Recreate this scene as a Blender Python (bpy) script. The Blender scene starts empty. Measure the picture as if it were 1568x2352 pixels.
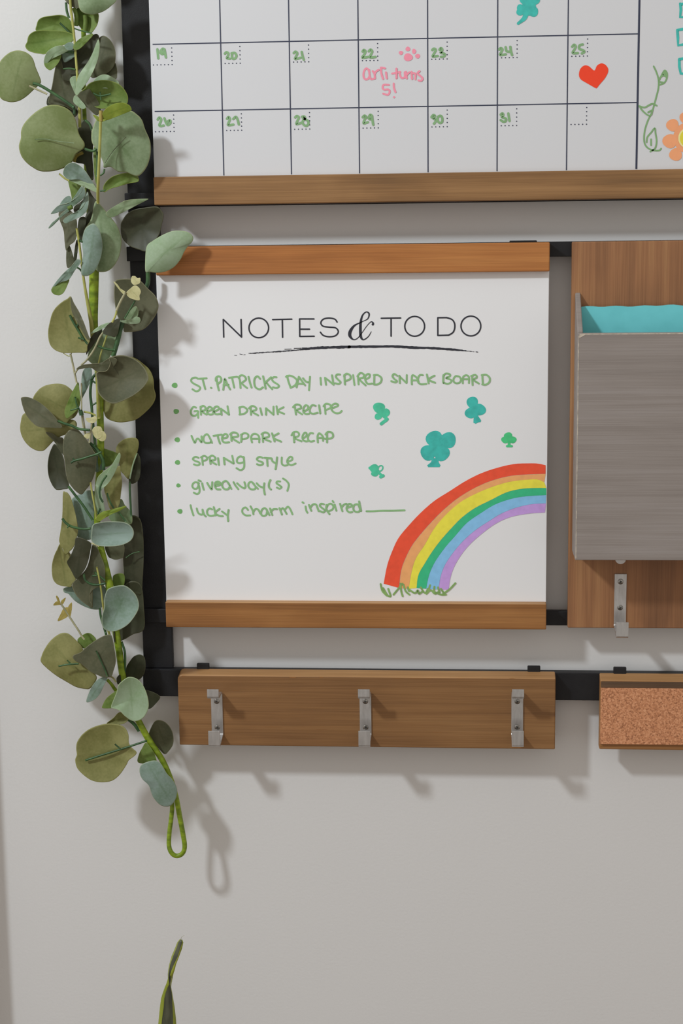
import bpy, math, random
from mathutils import Vector, Matrix
random.seed(7)
SC = bpy.context.scene
COL = SC.collection

# ------------------------------------------------------------------ camera
F_PX, DIST, CAM_Z, CX, CY = 3700.0, 1.65, 1.60, 784.0, 1176.0
_Dn = Vector((266, 21500, F_PX)).normalized()                     # world down, in camera axes (x right, y down, z ahead)
_b = (266 * 48000 - F_PX * F_PX) / 21500
_X = Vector((48000, -_b, -F_PX)).normalized()
_X = (_X - _Dn * _X.dot(_Dn)).normalized()
_N = _X.cross(_Dn)                                                # into the wall
cam_d = bpy.data.cameras.new('camera'); cam = bpy.data.objects.new('camera', cam_d); COL.objects.link(cam)
cam_d.sensor_fit = 'VERTICAL'; cam_d.sensor_height = 36.0; cam_d.lens = F_PX / 2352.0 * 36.0
cam_d.clip_start = 0.02
def _w(v):                                                        # camera axes -> world axes
    return Vector((v.dot(_X), v.dot(_N), -v.dot(_Dn)))
rx, ry, rz = _w(Vector((1, 0, 0))), _w(Vector((0, -1, 0))), _w(Vector((0, 0, -1)))
cam.matrix_world = Matrix(((rx.x, ry.x, rz.x, 0), (rx.y, ry.y, rz.y, -DIST), (rx.z, ry.z, rz.z, CAM_Z), (0, 0, 0, 1)))
SC.camera = cam

# ------------------------------------------------------------------ world, lamp, exposure
world = bpy.data.worlds.new('room_light'); SC.world = world; world.use_nodes = True
bg = world.node_tree.nodes['Background']
bg.inputs[0].default_value = (1.0, 0.94, 0.872, 1); bg.inputs[1].default_value = 0.565
ld = bpy.data.lights.new('room_lamp', 'AREA'); ld.shape = 'DISK'; ld.size = 0.20; ld.energy = 32; ld.color = (0.90, 0.96, 1.0)
lamp = bpy.data.objects.new('room_lamp', ld); COL.objects.link(lamp)
lamp.location = (-1.53, -1.4, 2.83)
lamp.rotation_euler = (Vector((0.3, 0, 0.9)) - lamp.location).to_track_quat('-Z', 'Y').to_euler()
vs = SC.view_settings
vs.view_transform = 'Standard'; vs.look = 'None'; vs.exposure = 0.0; vs.gamma = 1.0; vs.use_curve_mapping = False

# ------------------------------------------------------------------ helpers
def at(px, py, d):
    """point on the plane d millimetres in front of the wall, seen at photograph pixel (px, py)"""
    r = _w(Vector(((px - CX) / F_PX, (py - CY) / F_PX, 1.0)))
    t = (DIST - d / 1000.0) / r.y
    return Vector((r.x * t, -DIST + r.y * t, CAM_Z + r.z * t))
def lin(c): 
    c /= 255.0
    return c / 12.92 if c <= 0.04045 else ((c + 0.055) / 1.055) ** 2.4
def alb(rgb, k=1.25):
    return tuple(min(0.99, lin(c) * k) for c in rgb) + (1,)
def pts(s):
    return [tuple(float(v) for v in p.split(',')) for p in s.split()]
def crop(c, p):
    return (c[0] + p[0] / c[2], c[1] + p[1] / c[2])

BASE = {}
def put(name, verts, faces, mat, parent=None, smooth=True, mats=None, fmat=None):
    me = bpy.data.meshes.new(name)
    off = BASE.get(parent.name, Vector()) if parent else Vector()
    me.from_pydata([tuple(Vector(v) - off) for v in verts], [], faces)
    for m in (mats or [mat]): me.materials.append(m)
    if fmat:
        for p, i in zip(me.polygons, fmat): p.material_index = i
    if smooth:
        me.polygons.foreach_set('use_smooth', [True] * len(me.polygons))
    me.update()
    o = bpy.data.objects.new(name, me); COL.objects.link(o)
    if parent:
        o.parent = parent; BASE[o.name] = off
    return o
def thing(name, loc, label, cat, group=None):
    o = bpy.data.objects.new(name, None); COL.objects.link(o); o.location = loc
    o.empty_display_size = 0.02
    o['label'] = label; o['category'] = cat
    if group: o['group'] = group
    BASE[o.name] = Vector(loc)
    return o
def structure(o):
    o['kind'] = 'structure'; return o
def bevel(o, w, seg=3):
    m = o.modifiers.new('bevel', 'BEVEL'); m.width = w; m.segments = seg; m.limit_method = 'ANGLE'; m.angle_limit = 0.6
    m.harden_normals = False
    return o
BOXF = [(0, 1, 3, 2), (4, 6, 7, 5), (0, 4, 5, 1), (2, 3, 7, 6), (0, 2, 6, 4), (1, 5, 7, 3)]
def box(name, x0, x1, d0, d1, z0, z1, mat, parent=None, bev=0.0, seg=3):
    """millimetres; d = distance in front of the wall"""
    v = [(x / 1000, -d / 1000, z / 1000) for x in (x0, x1) for d in (d1, d0) for z in (z0, z1)]
    o = put(name, v, BOXF, mat, parent, smooth=False)
    if bev:
        bevel(o, bev / 1000, seg)
        o.data.polygons.foreach_set('use_smooth', [True] * len(o.data.polygons))
        o.data.update()
        w = o.modifiers.new('wn', 'WEIGHTED_NORMAL'); w.keep_sharp = True
    return o
def catmull(P, n=6, closed=False):
    out = []; N = len(P)
    rng = range(N) if closed else range(N - 1)
    for i in rng:
        if closed: a, b, c, d = P[(i - 1) % N], P[i], P[(i + 1) % N], P[(i + 2) % N]
        else: a, b, c, d = P[max(i - 1, 0)], P[i], P[i + 1], P[min(i + 2, N - 1)]
        for k in range(n):
            t = k / n
            out.append(tuple(0.5 * (2 * b[j] + (c[j] - a[j]) * t + (2 * a[j] - 5 * b[j] + 4 * c[j] - d[j]) * t * t
                             + (3 * b[j] - a[j] - 3 * c[j] + d[j]) * t ** 3) for j in range(len(b))))
    if not closed: out.append(tuple(P[-1]))
    return out
def tube(name, P, rad, mat, parent, seg=8, n=5, closed=False):
    """P: world points, rad: radius list or number (m)"""
    if not isinstance(rad, (list, tuple)): rad = [rad] * len(P)
    Q = catmull([tuple(p) + (r,) for p, r in zip(P, rad)], n)
    V = []; Fc = []
    up = Vector((0.13, -1, 0.21)).normalized()
    for i, q in enumerate(Q):
        p = Vector(q[:3]); a = Vector(Q[max(i - 1, 0)][:3]); b = Vector(Q[min(i + 1, len(Q) - 1)][:3])
        t = (b - a)
        if t.length < 1e-9: t = Vector((0, 0, 1))
        t.normalize()
        u = (up - t * up.dot(t)).normalized(); w = t.cross(u)
        for k in range(seg):
            an = 2 * math.pi * k / seg
            V.append(p + (u * math.cos(an) + w * math.sin(an)) * max(q[3], 1e-5))
    for i in range(len(Q) - 1):
        for k in range(seg):
            Fc.append((i * seg + k, i * seg + (k + 1) % seg, (i + 1) * seg + (k + 1) % seg, (i + 1) * seg + k))
    Fc.append(tuple(range(seg))); Fc.append(tuple(range((len(Q) - 1) * seg, len(Q) * seg))[::-1])
    return put(name, V, Fc, mat, parent)

# ------------------------------------------------------------------ materials
def new_mat(name):
    m = bpy.data.materials.new(name); m.use_nodes = True
    nt = m.node_tree; return m, nt, nt.nodes['Principled BSDF']
def N(nt, t, **k):
    n = nt.nodes.new(t)
    for a, b in k.items(): setattr(n, a, b)
    return n
def noise_mat(name, c1, c2, scale=(40, 40, 40), rough=0.5, bump=0.0, bscale=None, detail=4, lo=0.35, hi=0.65, metal=0.0, spec=0.5, coat=0.0):
    m, nt, b = new_mat(name)
    tc = N(nt, 'ShaderNodeTexCoord'); mp = N(nt, 'ShaderNodeMapping'); mp.inputs['Scale'].default_value = scale
    nz = N(nt, 'ShaderNodeTexNoise'); nz.inputs['Scale'].default_value = 1; nz.inputs['Detail'].default_value = detail
    cr = N(nt, 'ShaderNodeValToRGB')
    cr.color_ramp.elements[0].position = lo; cr.color_ramp.elements[0].color = c1
    cr.color_ramp.elements[1].position = hi; cr.color_ramp.elements[1].color = c2
    L = nt.links.new
    L(tc.outputs['Object'], mp.inputs[0]); L(mp.outputs[0], nz.inputs['Vector']); L(nz.outputs['Fac'], cr.inputs[0])
    L(cr.outputs[0], b.inputs['Base Color'])
    b.inputs['Roughness'].default_value = rough; b.inputs['Metallic'].default_value = metal
    b.inputs['Specular IOR Level'].default_value = spec
    if bump:
        n2 = N(nt, 'ShaderNodeTexNoise'); mp2 = N(nt, 'ShaderNodeMapping'); mp2.inputs['Scale'].default_value = bscale or scale
        n2.inputs['Scale'].default_value = 1; n2.inputs['Detail'].default_value = 3
        bp = N(nt, 'ShaderNodeBump'); bp.inputs['Strength'].default_value = bump; bp.inputs['Distance'].default_value = 0.001
        L(tc.outputs['Object'], mp2.inputs[0]); L(mp2.outputs[0], n2.inputs['Vector']); L(n2.outputs['Fac'], bp.inputs['Height'])
        L(bp.outputs[0], b.inputs['Normal'])
    return m
def wood_mat(name, dark, mid, light, axis='x', seed=0.0, knots=True, wear=0.35):
    m, nt, b = new_mat(name); L = nt.links.new
    tc = N(nt, 'ShaderNodeTexCoord')
    def nz(sc, det, dist=0.0):
        mp = N(nt, 'ShaderNodeMapping'); mp.inputs['Scale'].default_value = sc
        mp.inputs['Location'].default_value = (seed, seed * 0.7, seed * 1.3)
        n = N(nt, 'ShaderNodeTexNoise'); n.inputs['Scale'].default_value = 1; n.inputs['Detail'].default_value = det
        n.inputs['Distortion'].default_value = dist
        L(tc.outputs['Object'], mp.inputs[0]); L(mp.outputs[0], n.inputs['Vector']); return n.outputs['Fac']
    if axis == 'x': s1, s2, s3 = (2.5, 40, 90), (12, 500, 900), (7, 9, 14)
    else: s1, s2, s3 = (70, 40, 2.5), (800, 500, 12), (14, 9, 7)
    g1, g2, g3 = nz(s1, 4, 0.6), nz(s2, 3), nz(s3, 3, 0.4)
    cr = N(nt, 'ShaderNodeValToRGB'); e = cr.color_ramp.elements
    e[0].position = 0.30; e[0].color = dark; e[1].position = 0.72; e[1].color = light
    k = e.new(0.5); k.color = mid
    mx = N(nt, 'ShaderNodeMix'); mx.data_type = 'FLOAT'; mx.inputs[0].default_value = 0.45
    L(g1, mx.inputs[2]); L(g3, mx.inputs[3]); L(mx.outputs[0], cr.inputs[0])
    mul = N(nt, 'ShaderNodeMix'); mul.data_type = 'RGBA'; mul.blend_type = 'MULTIPLY'; mul.inputs[0].default_value = wear
    cr2 = N(nt, 'ShaderNodeValToRGB'); cr2.color_ramp.elements[0].position = 0.35; cr2.color_ramp.elements[0].color = (0.55, 0.5, 0.45, 1)
    cr2.color_ramp.elements[1].position = 0.6; cr2.color_ramp.elements[1].color = (1, 1, 1, 1)
    L(g2, cr2.inputs[0]); L(cr.outputs[0], mul.inputs[6]); L(cr2.outputs[0], mul.inputs[7])
    out = mul.outputs[2]
    if knots:
        vo = N(nt, 'ShaderNodeTexVoronoi'); mp = N(nt, 'ShaderNodeMapping')
        mp.inputs['Scale'].default_value = (9, 9, 24) if axis == 'x' else (24, 9, 9); mp.inputs['Location'].default_value = (seed * 2.1, 0.3, seed)
        vo.inputs['Scale'].default_value = 1
        L(tc.outputs['Object'], mp.inputs[0]); L(mp.outputs[0], vo.inputs['Vector'])
        ck = N(nt, 'ShaderNodeValToRGB'); ck.color_ramp.elements[0].position = 0.03; ck.color_ramp.elements[0].color = (0.5, 0.42, 0.36, 1)
        ck.color_ramp.elements[1].position = 0.10; ck.color_ramp.elements[1].color = (1, 1, 1, 1)
        m2 = N(nt, 'ShaderNodeMix'); m2.data_type = 'RGBA'; m2.blend_type = 'MULTIPLY'; m2.inputs[0].default_value = 0.8
        L(vo.outputs['Distance'], ck.inputs[0]); L(out, m2.inputs[6]); L(ck.outputs[0], m2.inputs[7]); out = m2.outputs[2]
    L(out, b.inputs['Base Color'])
    bp = N(nt, 'ShaderNodeBump'); bp.inputs['Strength'].default_value = 0.25; bp.inputs['Distance'].default_value = 0.0006
    L(g2, bp.inputs['Height']); L(bp.outputs[0], b.inputs['Normal'])
    b.inputs['Roughness'].default_value = 0.48; b.inputs['Specular IOR Level'].default_value = 0.4
    return m
def leaf_mat(name, c1, c2, rim, rough=0.62, transl=0.12):
    m, nt, b = new_mat(name); L = nt.links.new
    tc = N(nt, 'ShaderNodeTexCoord')
    nz = N(nt, 'ShaderNodeTexNoise'); nz.inputs['Scale'].default_value = 38; nz.inputs['Detail'].default_value = 5
    nf = N(nt, 'ShaderNodeTexNoise'); nf.inputs['Scale'].default_value = 420; nf.inputs['Detail'].default_value = 2
    L(tc.outputs['Object'], nz.inputs['Vector']); L(tc.outputs['Object'], nf.inputs['Vector'])
    mx = N(nt, 'ShaderNodeMix'); mx.data_type = 'FLOAT'; mx.inputs[0].default_value = 0.25
    L(nz.outputs['Fac'], mx.inputs[2]); L(nf.outputs['Fac'], mx.inputs[3])
    cr = N(nt, 'ShaderNodeValToRGB'); cr.color_ramp.elements[0].position = 0.38; cr.color_ramp.elements[0].color = c1
    cr.color_ramp.elements[1].position = 0.62; cr.color_ramp.elements[1].color = c2
    L(mx.outputs[0], cr.inputs[0])
    at_ = N(nt, 'ShaderNodeAttribute'); at_.attribute_name = 'rim'
    rr = N(nt, 'ShaderNodeMapRange'); rr.inputs['From Min'].default_value = 0.955; rr.inputs['From Max'].default_value = 1.0; rr.inputs['To Max'].default_value = 0.75
    L(at_.outputs['Fac'], rr.inputs['Value'])
    mc = N(nt, 'ShaderNodeMix'); mc.data_type = 'RGBA'; L(rr.outputs[0], mc.inputs[0]); L(cr.outputs[0], mc.inputs[6]); mc.inputs[7].default_value = rim
    av = N(nt, 'ShaderNodeAttribute'); av.attribute_name = 'vein'
    mv = N(nt, 'ShaderNodeMix'); mv.data_type = 'RGBA'; mv.blend_type = 'MULTIPLY'; mv.inputs[7].default_value = (0.72, 0.78, 0.66, 1)
    L(av.outputs['Fac'], mv.inputs[0]); L(mc.outputs[2], mv.inputs[6])
    L(mv.outputs[2], b.inputs['Base Color'])
    b.inputs['Roughness'].default_value = rough; b.inputs['Specular IOR Level'].default_value = 0.35
    tr = N(nt, 'ShaderNodeBsdfTranslucent'); L(mv.outputs[2], tr.inputs[0])
    ms = N(nt, 'ShaderNodeMixShader'); ms.inputs[0].default_value = transl
    o = nt.nodes['Material Output']; L(b.outputs[0], ms.inputs[1]); L(tr.outputs[0], ms.inputs[2]); L(ms.outputs[0], o.inputs['Surface'])
    return m
def ink(name, rgb, var=0.12, k=1.25):
    c = alb(rgb, k); d = tuple(v * (1 - var) for v in c[:3]) + (1,)
    return noise_mat(name, d, c, (150, 150, 150), rough=0.5, detail=3, lo=0.3, hi=0.6)

M = {}
M['wall'] = noise_mat('painted_wall', (0.755, 0.75, 0.745, 1), (0.77, 0.765, 0.76, 1), (3, 3, 3), rough=0.75, bump=0.16, bscale=(330, 330, 330), spec=0.25)
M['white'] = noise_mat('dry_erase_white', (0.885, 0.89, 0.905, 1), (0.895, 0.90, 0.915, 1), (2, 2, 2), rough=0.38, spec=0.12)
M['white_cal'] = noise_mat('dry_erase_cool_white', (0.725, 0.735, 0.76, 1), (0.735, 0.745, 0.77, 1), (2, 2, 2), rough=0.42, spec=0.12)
M['trim'] = noise_mat('casing_paint', (0.7, 0.68, 0.66, 1), (0.72, 0.7, 0.68, 1), (3, 3, 3), rough=0.5)
M['floor'] = wood_mat('floor_boards', (0.12, 0.08, 0.05, 1), (0.2, 0.13, 0.08, 1), (0.28, 0.19, 0.12, 1), 'x', 3)
M['black'] = noise_mat('black_metal', (0.010, 0.010, 0.012, 1), (0.014, 0.014, 0.016, 1), (60, 60, 60), rough=0.52, bump=0.12, bscale=(900, 900, 900), spec=0.35)
M['wood_cal'] = wood_mat('brown_stained_pine', alb((104, 77, 50)), alb((134, 99, 62)), alb((160, 122, 80)), 'x', 1.3, knots=False)
M['wood_top'] = wood_mat('orange_stained_pine', alb((142, 88, 44)), alb((166, 107, 56)), alb((184, 126, 70)), 'x', 4.1)
M['wood_low'] = wood_mat('honey_stained_pine', alb((118, 78, 42)), alb((146, 99, 54)), alb((168, 120, 70)), 'x', 7.7)
M['wood_rack'] = wood_mat('walnut_stained_pine', alb((116, 82, 50)), alb((132, 95, 58)), alb((143, 106, 67)), 'x', 11.2)
M['wood_mail'] = wood_mat('russet_stained_pine', alb((110, 76, 52)), alb((148, 104, 70)), alb((172, 130, 88)), 'z', 5.5)
M['wood_cork'] = wood_mat('tan_stained_pine', alb((120, 84, 48)), alb((148, 104, 62)), alb((166, 122, 76)), 'x', 9.4, knots=False)
M['wood_dark'] = wood_mat('dark_edge_wood', alb((70, 54, 42)), alb((92, 70, 52)), alb((104, 80, 60)), 'x', 2.2, knots=False)  # darker wood tone for the strip above the cork
M['wood_lit_crest'] = wood_mat('lit_honey_crest', alb((142, 104, 66)), alb((164, 124, 82)), alb((182, 142, 98)), 'x', 6.2, knots=False)  # paler honey tone: light from above painted into the top faces
M['grey_wood'] = wood_mat('grey_wash_wood', alb((126, 118, 113)), alb((138, 130, 125)), alb((147, 140, 137)), 'x', 8.0, knots=False, wear=0.2)
M['raw_edge'] = noise_mat('worn_pale_edge', alb((150, 140, 128)), alb((190, 180, 164)), (200, 200, 200), rough=0.5)
M['steel'] = noise_mat('brushed_aluminium', (0.50, 0.49, 0.48, 1), (0.60, 0.59, 0.58, 1), (300, 300, 60), rough=0.36, metal=0.8, bump=0.08, bscale=(1200, 1200, 200))
M['screw'] = noise_mat('screw_steel', (0.25, 0.24, 0.22, 1), (0.45, 0.43, 0.40, 1), (400, 400, 400), rough=0.3, metal=1.0)
M['slot'] = noise_mat('screw_slot', (0.02, 0.02, 0.02, 1), (0.04, 0.04, 0.04, 1), (400, 400, 400), rough=0.6)
M['teal_paper'] = noise_mat('teal_paper', alb((104, 190, 196)), alb((109, 196, 202)), (60, 60, 60), rough=0.8, spec=0.2)
def cork_mat():
    m, nt, b = new_mat('cork'); L = nt.links.new
    tc = N(nt, 'ShaderNodeTexCoord')
    v = N(nt, 'ShaderNodeTexVoronoi'); v.inputs['Scale'].default_value = 760
    n = N(nt, 'ShaderNodeTexNoise'); n.inputs['Scale'].default_value = 380; n.inputs['Detail'].default_value = 4
    L(tc.outputs['Object'], v.inputs['Vector']); L(tc.outputs['Object'], n.inputs['Vector'])
    mx = N(nt, 'ShaderNodeMix'); mx.data_type = 'FLOAT'; mx.inputs[0].default_value = 0.55
    L(v.outputs['Color'], mx.inputs[2]); L(n.outputs['Fac'], mx.inputs[3])
    cr = N(nt, 'ShaderNodeValToRGB'); e = cr.color_ramp.elements
    e[0].position = 0.28; e[0].color = alb((146, 96, 66)); e[1].position = 0.75; e[1].color = alb((214, 158, 120))
    k = e.new(0.5); k.color = alb((190, 130, 92))
    L(mx.outputs[0], cr.inputs[0]); L(cr.outputs[0], b.inputs['Base Color'])
    bp = N(nt, 'ShaderNodeBump'); bp.inputs['Strength'].default_value = 0.35; bp.inputs['Distance'].default_value = 0.001
    L(n.outputs['Fac'], bp.inputs['Height']); L(bp.outputs[0], b.inputs['Normal'])
    b.inputs['Roughness'].default_value = 0.9
    return m
M['cork'] = cork_mat()
M['print'] = ink('printed_black', (38, 40, 50), 0.05)
M['rule'] = ink('printed_rule', (48, 54, 74), 0.05)
M['green_ink'] = ink('green_marker', (128, 170, 118), k=1.42)
M['date_ink'] = ink('date_marker', (126, 166, 118))
M['dot_ink'] = ink('bullet_marker', (104, 160, 96), k=1.42)
M['pink_ink'] = ink('pink_marker', (238, 140, 160), 0.05)
M['red_ink'] = ink('red_marker', (255, 60, 26), 0.02, 1.3)
M['teal_ink'] = ink('teal_marker', (56, 174, 164), 0.2, 1.38)
M['jade_ink'] = ink('jade_marker', (70, 182, 146), 0.2, 1.45)
M['sprout_ink'] = ink('sprout_marker', (66, 182, 118), 0.2, 1.45)
M['stem_ink'] = ink('vine_marker', (124, 164, 112))
M['peach_ink'] = ink('peach_marker', (236, 158, 112), 0.05)
M['yellow_ink'] = ink('yellow_marker', (214, 204, 62), 0.05)
M['cream_ink'] = ink('cream_marker', (226, 220, 150), 0.05)
RB = [('red', (250, 74, 46)), ('orange', (255, 154, 98)), ('yellow', (222, 206, 66)), ('green', (48, 170, 120)), ('blue', (122, 176, 228)), ('violet', (178, 142, 204))]
for n_, c_ in RB: M['band_' + n_] = ink('band_' + n_, c_, 0.10, 1.46)
M['grass_ink'] = ink('grass_marker', (124, 160, 92), 0.25, 1.42)

# ------------------------------------------------------------------ the setting
structure(box('wall_back', -1700, 1700, -60, 0, 0, 3000, M['wall']))
structure(box('floor', -2600, 2600, -60, 3600, -40, 0, M['floor']))
structure(box('baseboard_back', -533, 1700, 0, 14, 0, 95, M['trim'], bev=3))
structure(box('trim_1', -622, -534, 0, 43, 0, 2150, M['trim'], bev=5))

# ------------------------------------------------------------------ black frame
fr = thing('wall_frame', (-0.325, 0, 1.12), 'black metal wall frame of upright posts and cross rails behind the boards', 'frame')
box('post', -341, -309.5, 4, 12, 1149, 2190, M['black'], fr, 0.8)
box('post', 560, 591, 4, 12, 1149, 2190, M['black'], fr, 0.8)
box('rail', -342.5, 592, 9, 20, 1630, 1644, M['black'], fr, 0.8)
box('rail', -342.5, 592, 9, 20, 1576, 1590.8, M['black'], fr, 0.8)
box('rail', -340.5, 592, 9, 18, 1199.5, 1214.5, M['black'], fr, 0.8)
box('rail', -341, 592, 6, 18, 1119.5, 1149, M['black'], fr, 0.8)
box('rail', -342.5, 592, 9, 20, 2140, 2155, M['black'], fr, 0.8)

# ------------------------------------------------------------------ flat ink on the boards
class Ink:
    def __init__(s, d): s.d = d; s.V = []; s.F = []; s.k = 0
    def P(s, x, y):
        return at(x, y, s.d + 0.012 * (s.k % 24))
    def fan(s, cx, cy, rx, ry, n=20, ph=0.0, w=None):
        s.k += 1; b = len(s.V); s.V.append(s.P(cx, cy))
        for i in range(n):
            a = 2 * math.pi * i / n; f = 1 + (0.05 * math.sin(3 * a + cx) if w else 0)
            s.V.append(s.P(cx + rx * f * math.cos(a + ph), cy + ry * f * math.sin(a + ph)))
        for i in range(n): s.F.append((b, b + 1 + (i + 1) % n, b + 1 + i))
    def poly(s, P, smooth=0):
        s.k += 1
        if smooth: P = catmull(P, smooth, True)
        b = len(s.V); s.V += [s.P(*p) for p in P]; s.F.append(tuple(range(b, b + len(P)))[::-1])
    def stroke(s, P, w, smooth=5, widths=None, cap=True):
        """ribbon of pixel width w along pixel points P"""
        s.k += 1
        W = widths or [w] * len(P)
        if len(P) == 1: s.fan(P[0][0], P[0][1], w / 2, w / 2, 10); return
        Q = [tuple(p) + (q,) for p, q in zip(P, W)]
        Q = catmull(Q, smooth) if smooth > 1 and len(P) > 2 else Q
        n = len(Q); b = len(s.V)
        for i, q in enumerate(Q):
            a, c = Q[max(i - 1, 0)], Q[min(i + 1, n - 1)]
            tx, ty = c[0] - a[0], c[1] - a[1]; l = math.hypot(tx, ty) or 1e-6
            nx, ny = -ty / l * q[2] / 2, tx / l * q[2] / 2
            s.V.append(s.P(q[0] + nx, q[1] + ny)); s.V.append(s.P(q[0] - nx, q[1] - ny))
        for i in range(n - 1): s.F.append((b + 2 * i, b + 2 * i + 1, b + 2 * i + 3, b + 2 * i + 2))
        if cap:
            for q in (Q[0], Q[-1]):
                s.fan(q[0], q[1], q[2] / 2, q[2] / 2, 12)
    def text(s, c, w, data):
        for g in data.split('|'):
            g = g.strip()
            if g: s.stroke([crop(c, p) for p in pts(g)], w)
    def build(s, name, mat, parent, label=None):
        o = put(name, s.V, s.F, mat, parent, smooth=False)
        if label: o['label'] = label
        return o

# ------------------------------------------------------------------ calendar board
DC = 31.0
cal = thing('calendar_board', (0.12, -0.018, 1.63), 'white dry-erase month calendar with handwritten green dates and a brown wooden bottom strip', 'calendar')
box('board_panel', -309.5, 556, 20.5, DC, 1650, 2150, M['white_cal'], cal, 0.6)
box('wooden_strip', -308.5, 556, 20.5, 41, 1631.0, 1658.6, M['wood_cal'], cal, 1.2)
X0 = [-307.0 + 67.45 * i for i in range(8)]
Z0 = [1786.6 + 64.1 * i for i in range(-1, 6)]
dz = (DC + 0.15) / 1000
def wrect(V, Fc, x0, x1, z0, z1, d=dz):
    b = len(V); V += [(x0 / 1000, -d, z0 / 1000), (x1 / 1000, -d, z0 / 1000), (x1 / 1000, -d, z1 / 1000), (x0 / 1000, -d, z1 / 1000)]
    Fc.append((b, b + 1, b + 2, b + 3))
for z in Z0:
    V, Fc = [], []; wrect(V, Fc, X0[0], X0[7], z - 0.55, z + 0.55); put('grid_line', V, Fc, M['rule'], cal, smooth=False)
for i, x in enumerate(X0):
    if i == 0: continue
    w = 0.95 if i == 7 else 0.55
    V, Fc = [], []; wrect(V, Fc, x - w, x + w, 1659.5, Z0[-1], dz + 0.00005); put('grid_line', V, Fc, M['rule'], cal, smooth=False)
for r in range(-1, 6):
    for c in range(7):
        if r < 0: z = Z0[0]
        else: z = Z0[r + 0] if r < len(Z0) else None
        V, Fc = [], []
        zc, xc = Z0[r + 1] - 19.6 if r + 1 < len(Z0) else Z0[-1] - 19.6, X0[c] + 18.8
        if r == 5: continue
        P = [(xc - 3.72 * k, zc) for k in range(6 if c == 0 else 5)] + [(xc, zc + 3.95 * k) for k in range(1, 5)]
        for (x, zz) in P:
            b = len(V)
            V += [((x + 0.62 * math.cos(a * math.pi / 4)) / 1000, -dz - 0.00003, (zz + 0.62 * math.sin(a * math.pi / 4)) / 1000) for a in range(8)]
            Fc.append(tuple(range(b, b + 8)))
        put('dotted_corner', V, Fc, M['rule'], cal, smooth=False)
dI = DC + 0.25
C1, N1, N2, N3 = (340, 90, 6.0308), (660, 90, 7.127), (980, 80, 7.127), (1290, 70, 7.127)
dates = [
 (C1, '128,140 140,265 | 170,165 205,130 230,165 200,205 170,190 | 185,170 205,180 | 225,140 245,250'),
 (C1, '1062,200 1085,180 1110,195 1105,230 1090,262 1130,270 | 1155,195 1200,190 1222,230 1200,268 1165,265 1160,205'),
 (C1, '132,1112 155,1085 180,1110 170,1150 155,1190 175,1203 215,1195 | 225,1095 245,1150 270,1188 308,1160 300,1122 262,1150'),
 (C1, '1092,1102 1115,1078 1132,1110 1112,1160 1110,1190 1180,1182 | 1178,1105 1215,1075 1240,1120 1255,1180'),
 (N1, '102,227 130,203 160,230 140,280 125,325 212,303 | 232,208 245,270 265,335'),
 (N1, '1228,202 1250,175 1275,200 1255,250 1225,302 1320,290 | 1328,198 1360,170 1385,200 1365,250 1350,297 1440,290'),
 (N1, '125,1280 155,1256 185,1282 165,1330 145,1390 228,1368 | 237,1270 275,1265 285,1308 255,1330 250,1380 300,1420 340,1390 335,1340 290,1310 240,1275'),
 (N1, '1230,1278 1260,1250 1285,1275 1260,1320 1245,1378 1315,1358 | 1325,1285 1355,1235 1385,1270 1350,1312 1325,1290 | 1350,1270 1360,1275 | 1380,1250 1390,1330 1402,1400'),
 (N2, '87,248 115,225 145,245 120,300 95,355 175,345 | 205,243 230,215 250,240 240,275 225,292 290,312 282,350 228,360'),
 (N2, '1182,240 1210,215 1235,240 1215,285 1198,330 1290,318 | 1288,200 1305,268 1375,275 | 1365,195 1375,270 1393,330'),
 (N2, '75,1348 105,1312 132,1330 105,1370 150,1390 125,1445 115,1452 | 215,1325 180,1345 178,1405 210,1442 248,1425 252,1370 235,1330 210,1325'),
 (N2, '1207,1305 1235,1285 1250,1310 1225,1345 1290,1370 1290,1410 1250,1422 1208,1395 | 1332,1287 1350,1408'),
 (N3, '167,265 200,232 225,262 205,310 175,368 260,370 | 340,228 288,245 285,300 350,325 365,352 325,375'),
]
for c, s in dates:
    i = Ink(dI); i.text(c, 5.6, s); i.build('date_numeral', M['date_ink'], cal, 'handwritten green date numeral')
C22 = (820, 80, 8.711)
i = Ink(dI); i.text(C22, 4.5, '245,740 215,690 185,670 150,700 127,770 132,850 165,890 215,880 245,830 | 235,700 250,820 270,880 300,885 355,870 | 310,725 345,780 355,870 | 345,790 380,730 430,700 | 475,655 480,760 515,880 | 490,655 555,668 | 575,750 590,868 | 785,675 785,870 | 700,775 860,742 | 850,750 860,820 890,862 940,855 965,820 | 950,750 960,850 | 975,740 990,870 | 990,800 1040,750 | 1085,740 1095,880 | 1090,775 1140,765 1165,800 1160,885 | 1245,725 1205,770 1260,820 1305,870 1280,915 1225,910 | 635,1002 530,1000 510,1060 540,1095 620,1092 650,1130 630,1188 590,1198 520,1175 | 730,975 735,1060 765,1145')
i.fan(*crop(C22, (737, 1245)), 2.4, 2.4); i.build('pink_note', M['pink_ink'], cal, 'pink handwritten birthday note')
i = Ink(dI)
for (x, y, a, b) in ((875, 360, 42, 40), (1013, 282, 47, 45), (1137, 330, 40, 52), (1208, 425, 48, 45), (1020, 448, 88, 78)):
    i.fan(*crop(C22, (x, y)), a / C22[2], b / C22[2], 20, 0, 1)
i.build('paw_print', M['pink_ink'], cal, 'pink paw print drawing')
i = Ink(dI); i.poly([crop(N3, p) for p in pts('530,655 570,580 620,545 660,538 710,560 750,610 758,660 740,720 690,800 620,880 575,938 545,940 430,875 320,810 285,760 280,700 300,630 350,580 400,572 450,590')], 4)
i.build('red_heart', M['red_ink'], cal, 'solid red heart drawing')
R_ = (1430, 0, 5.877)
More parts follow.
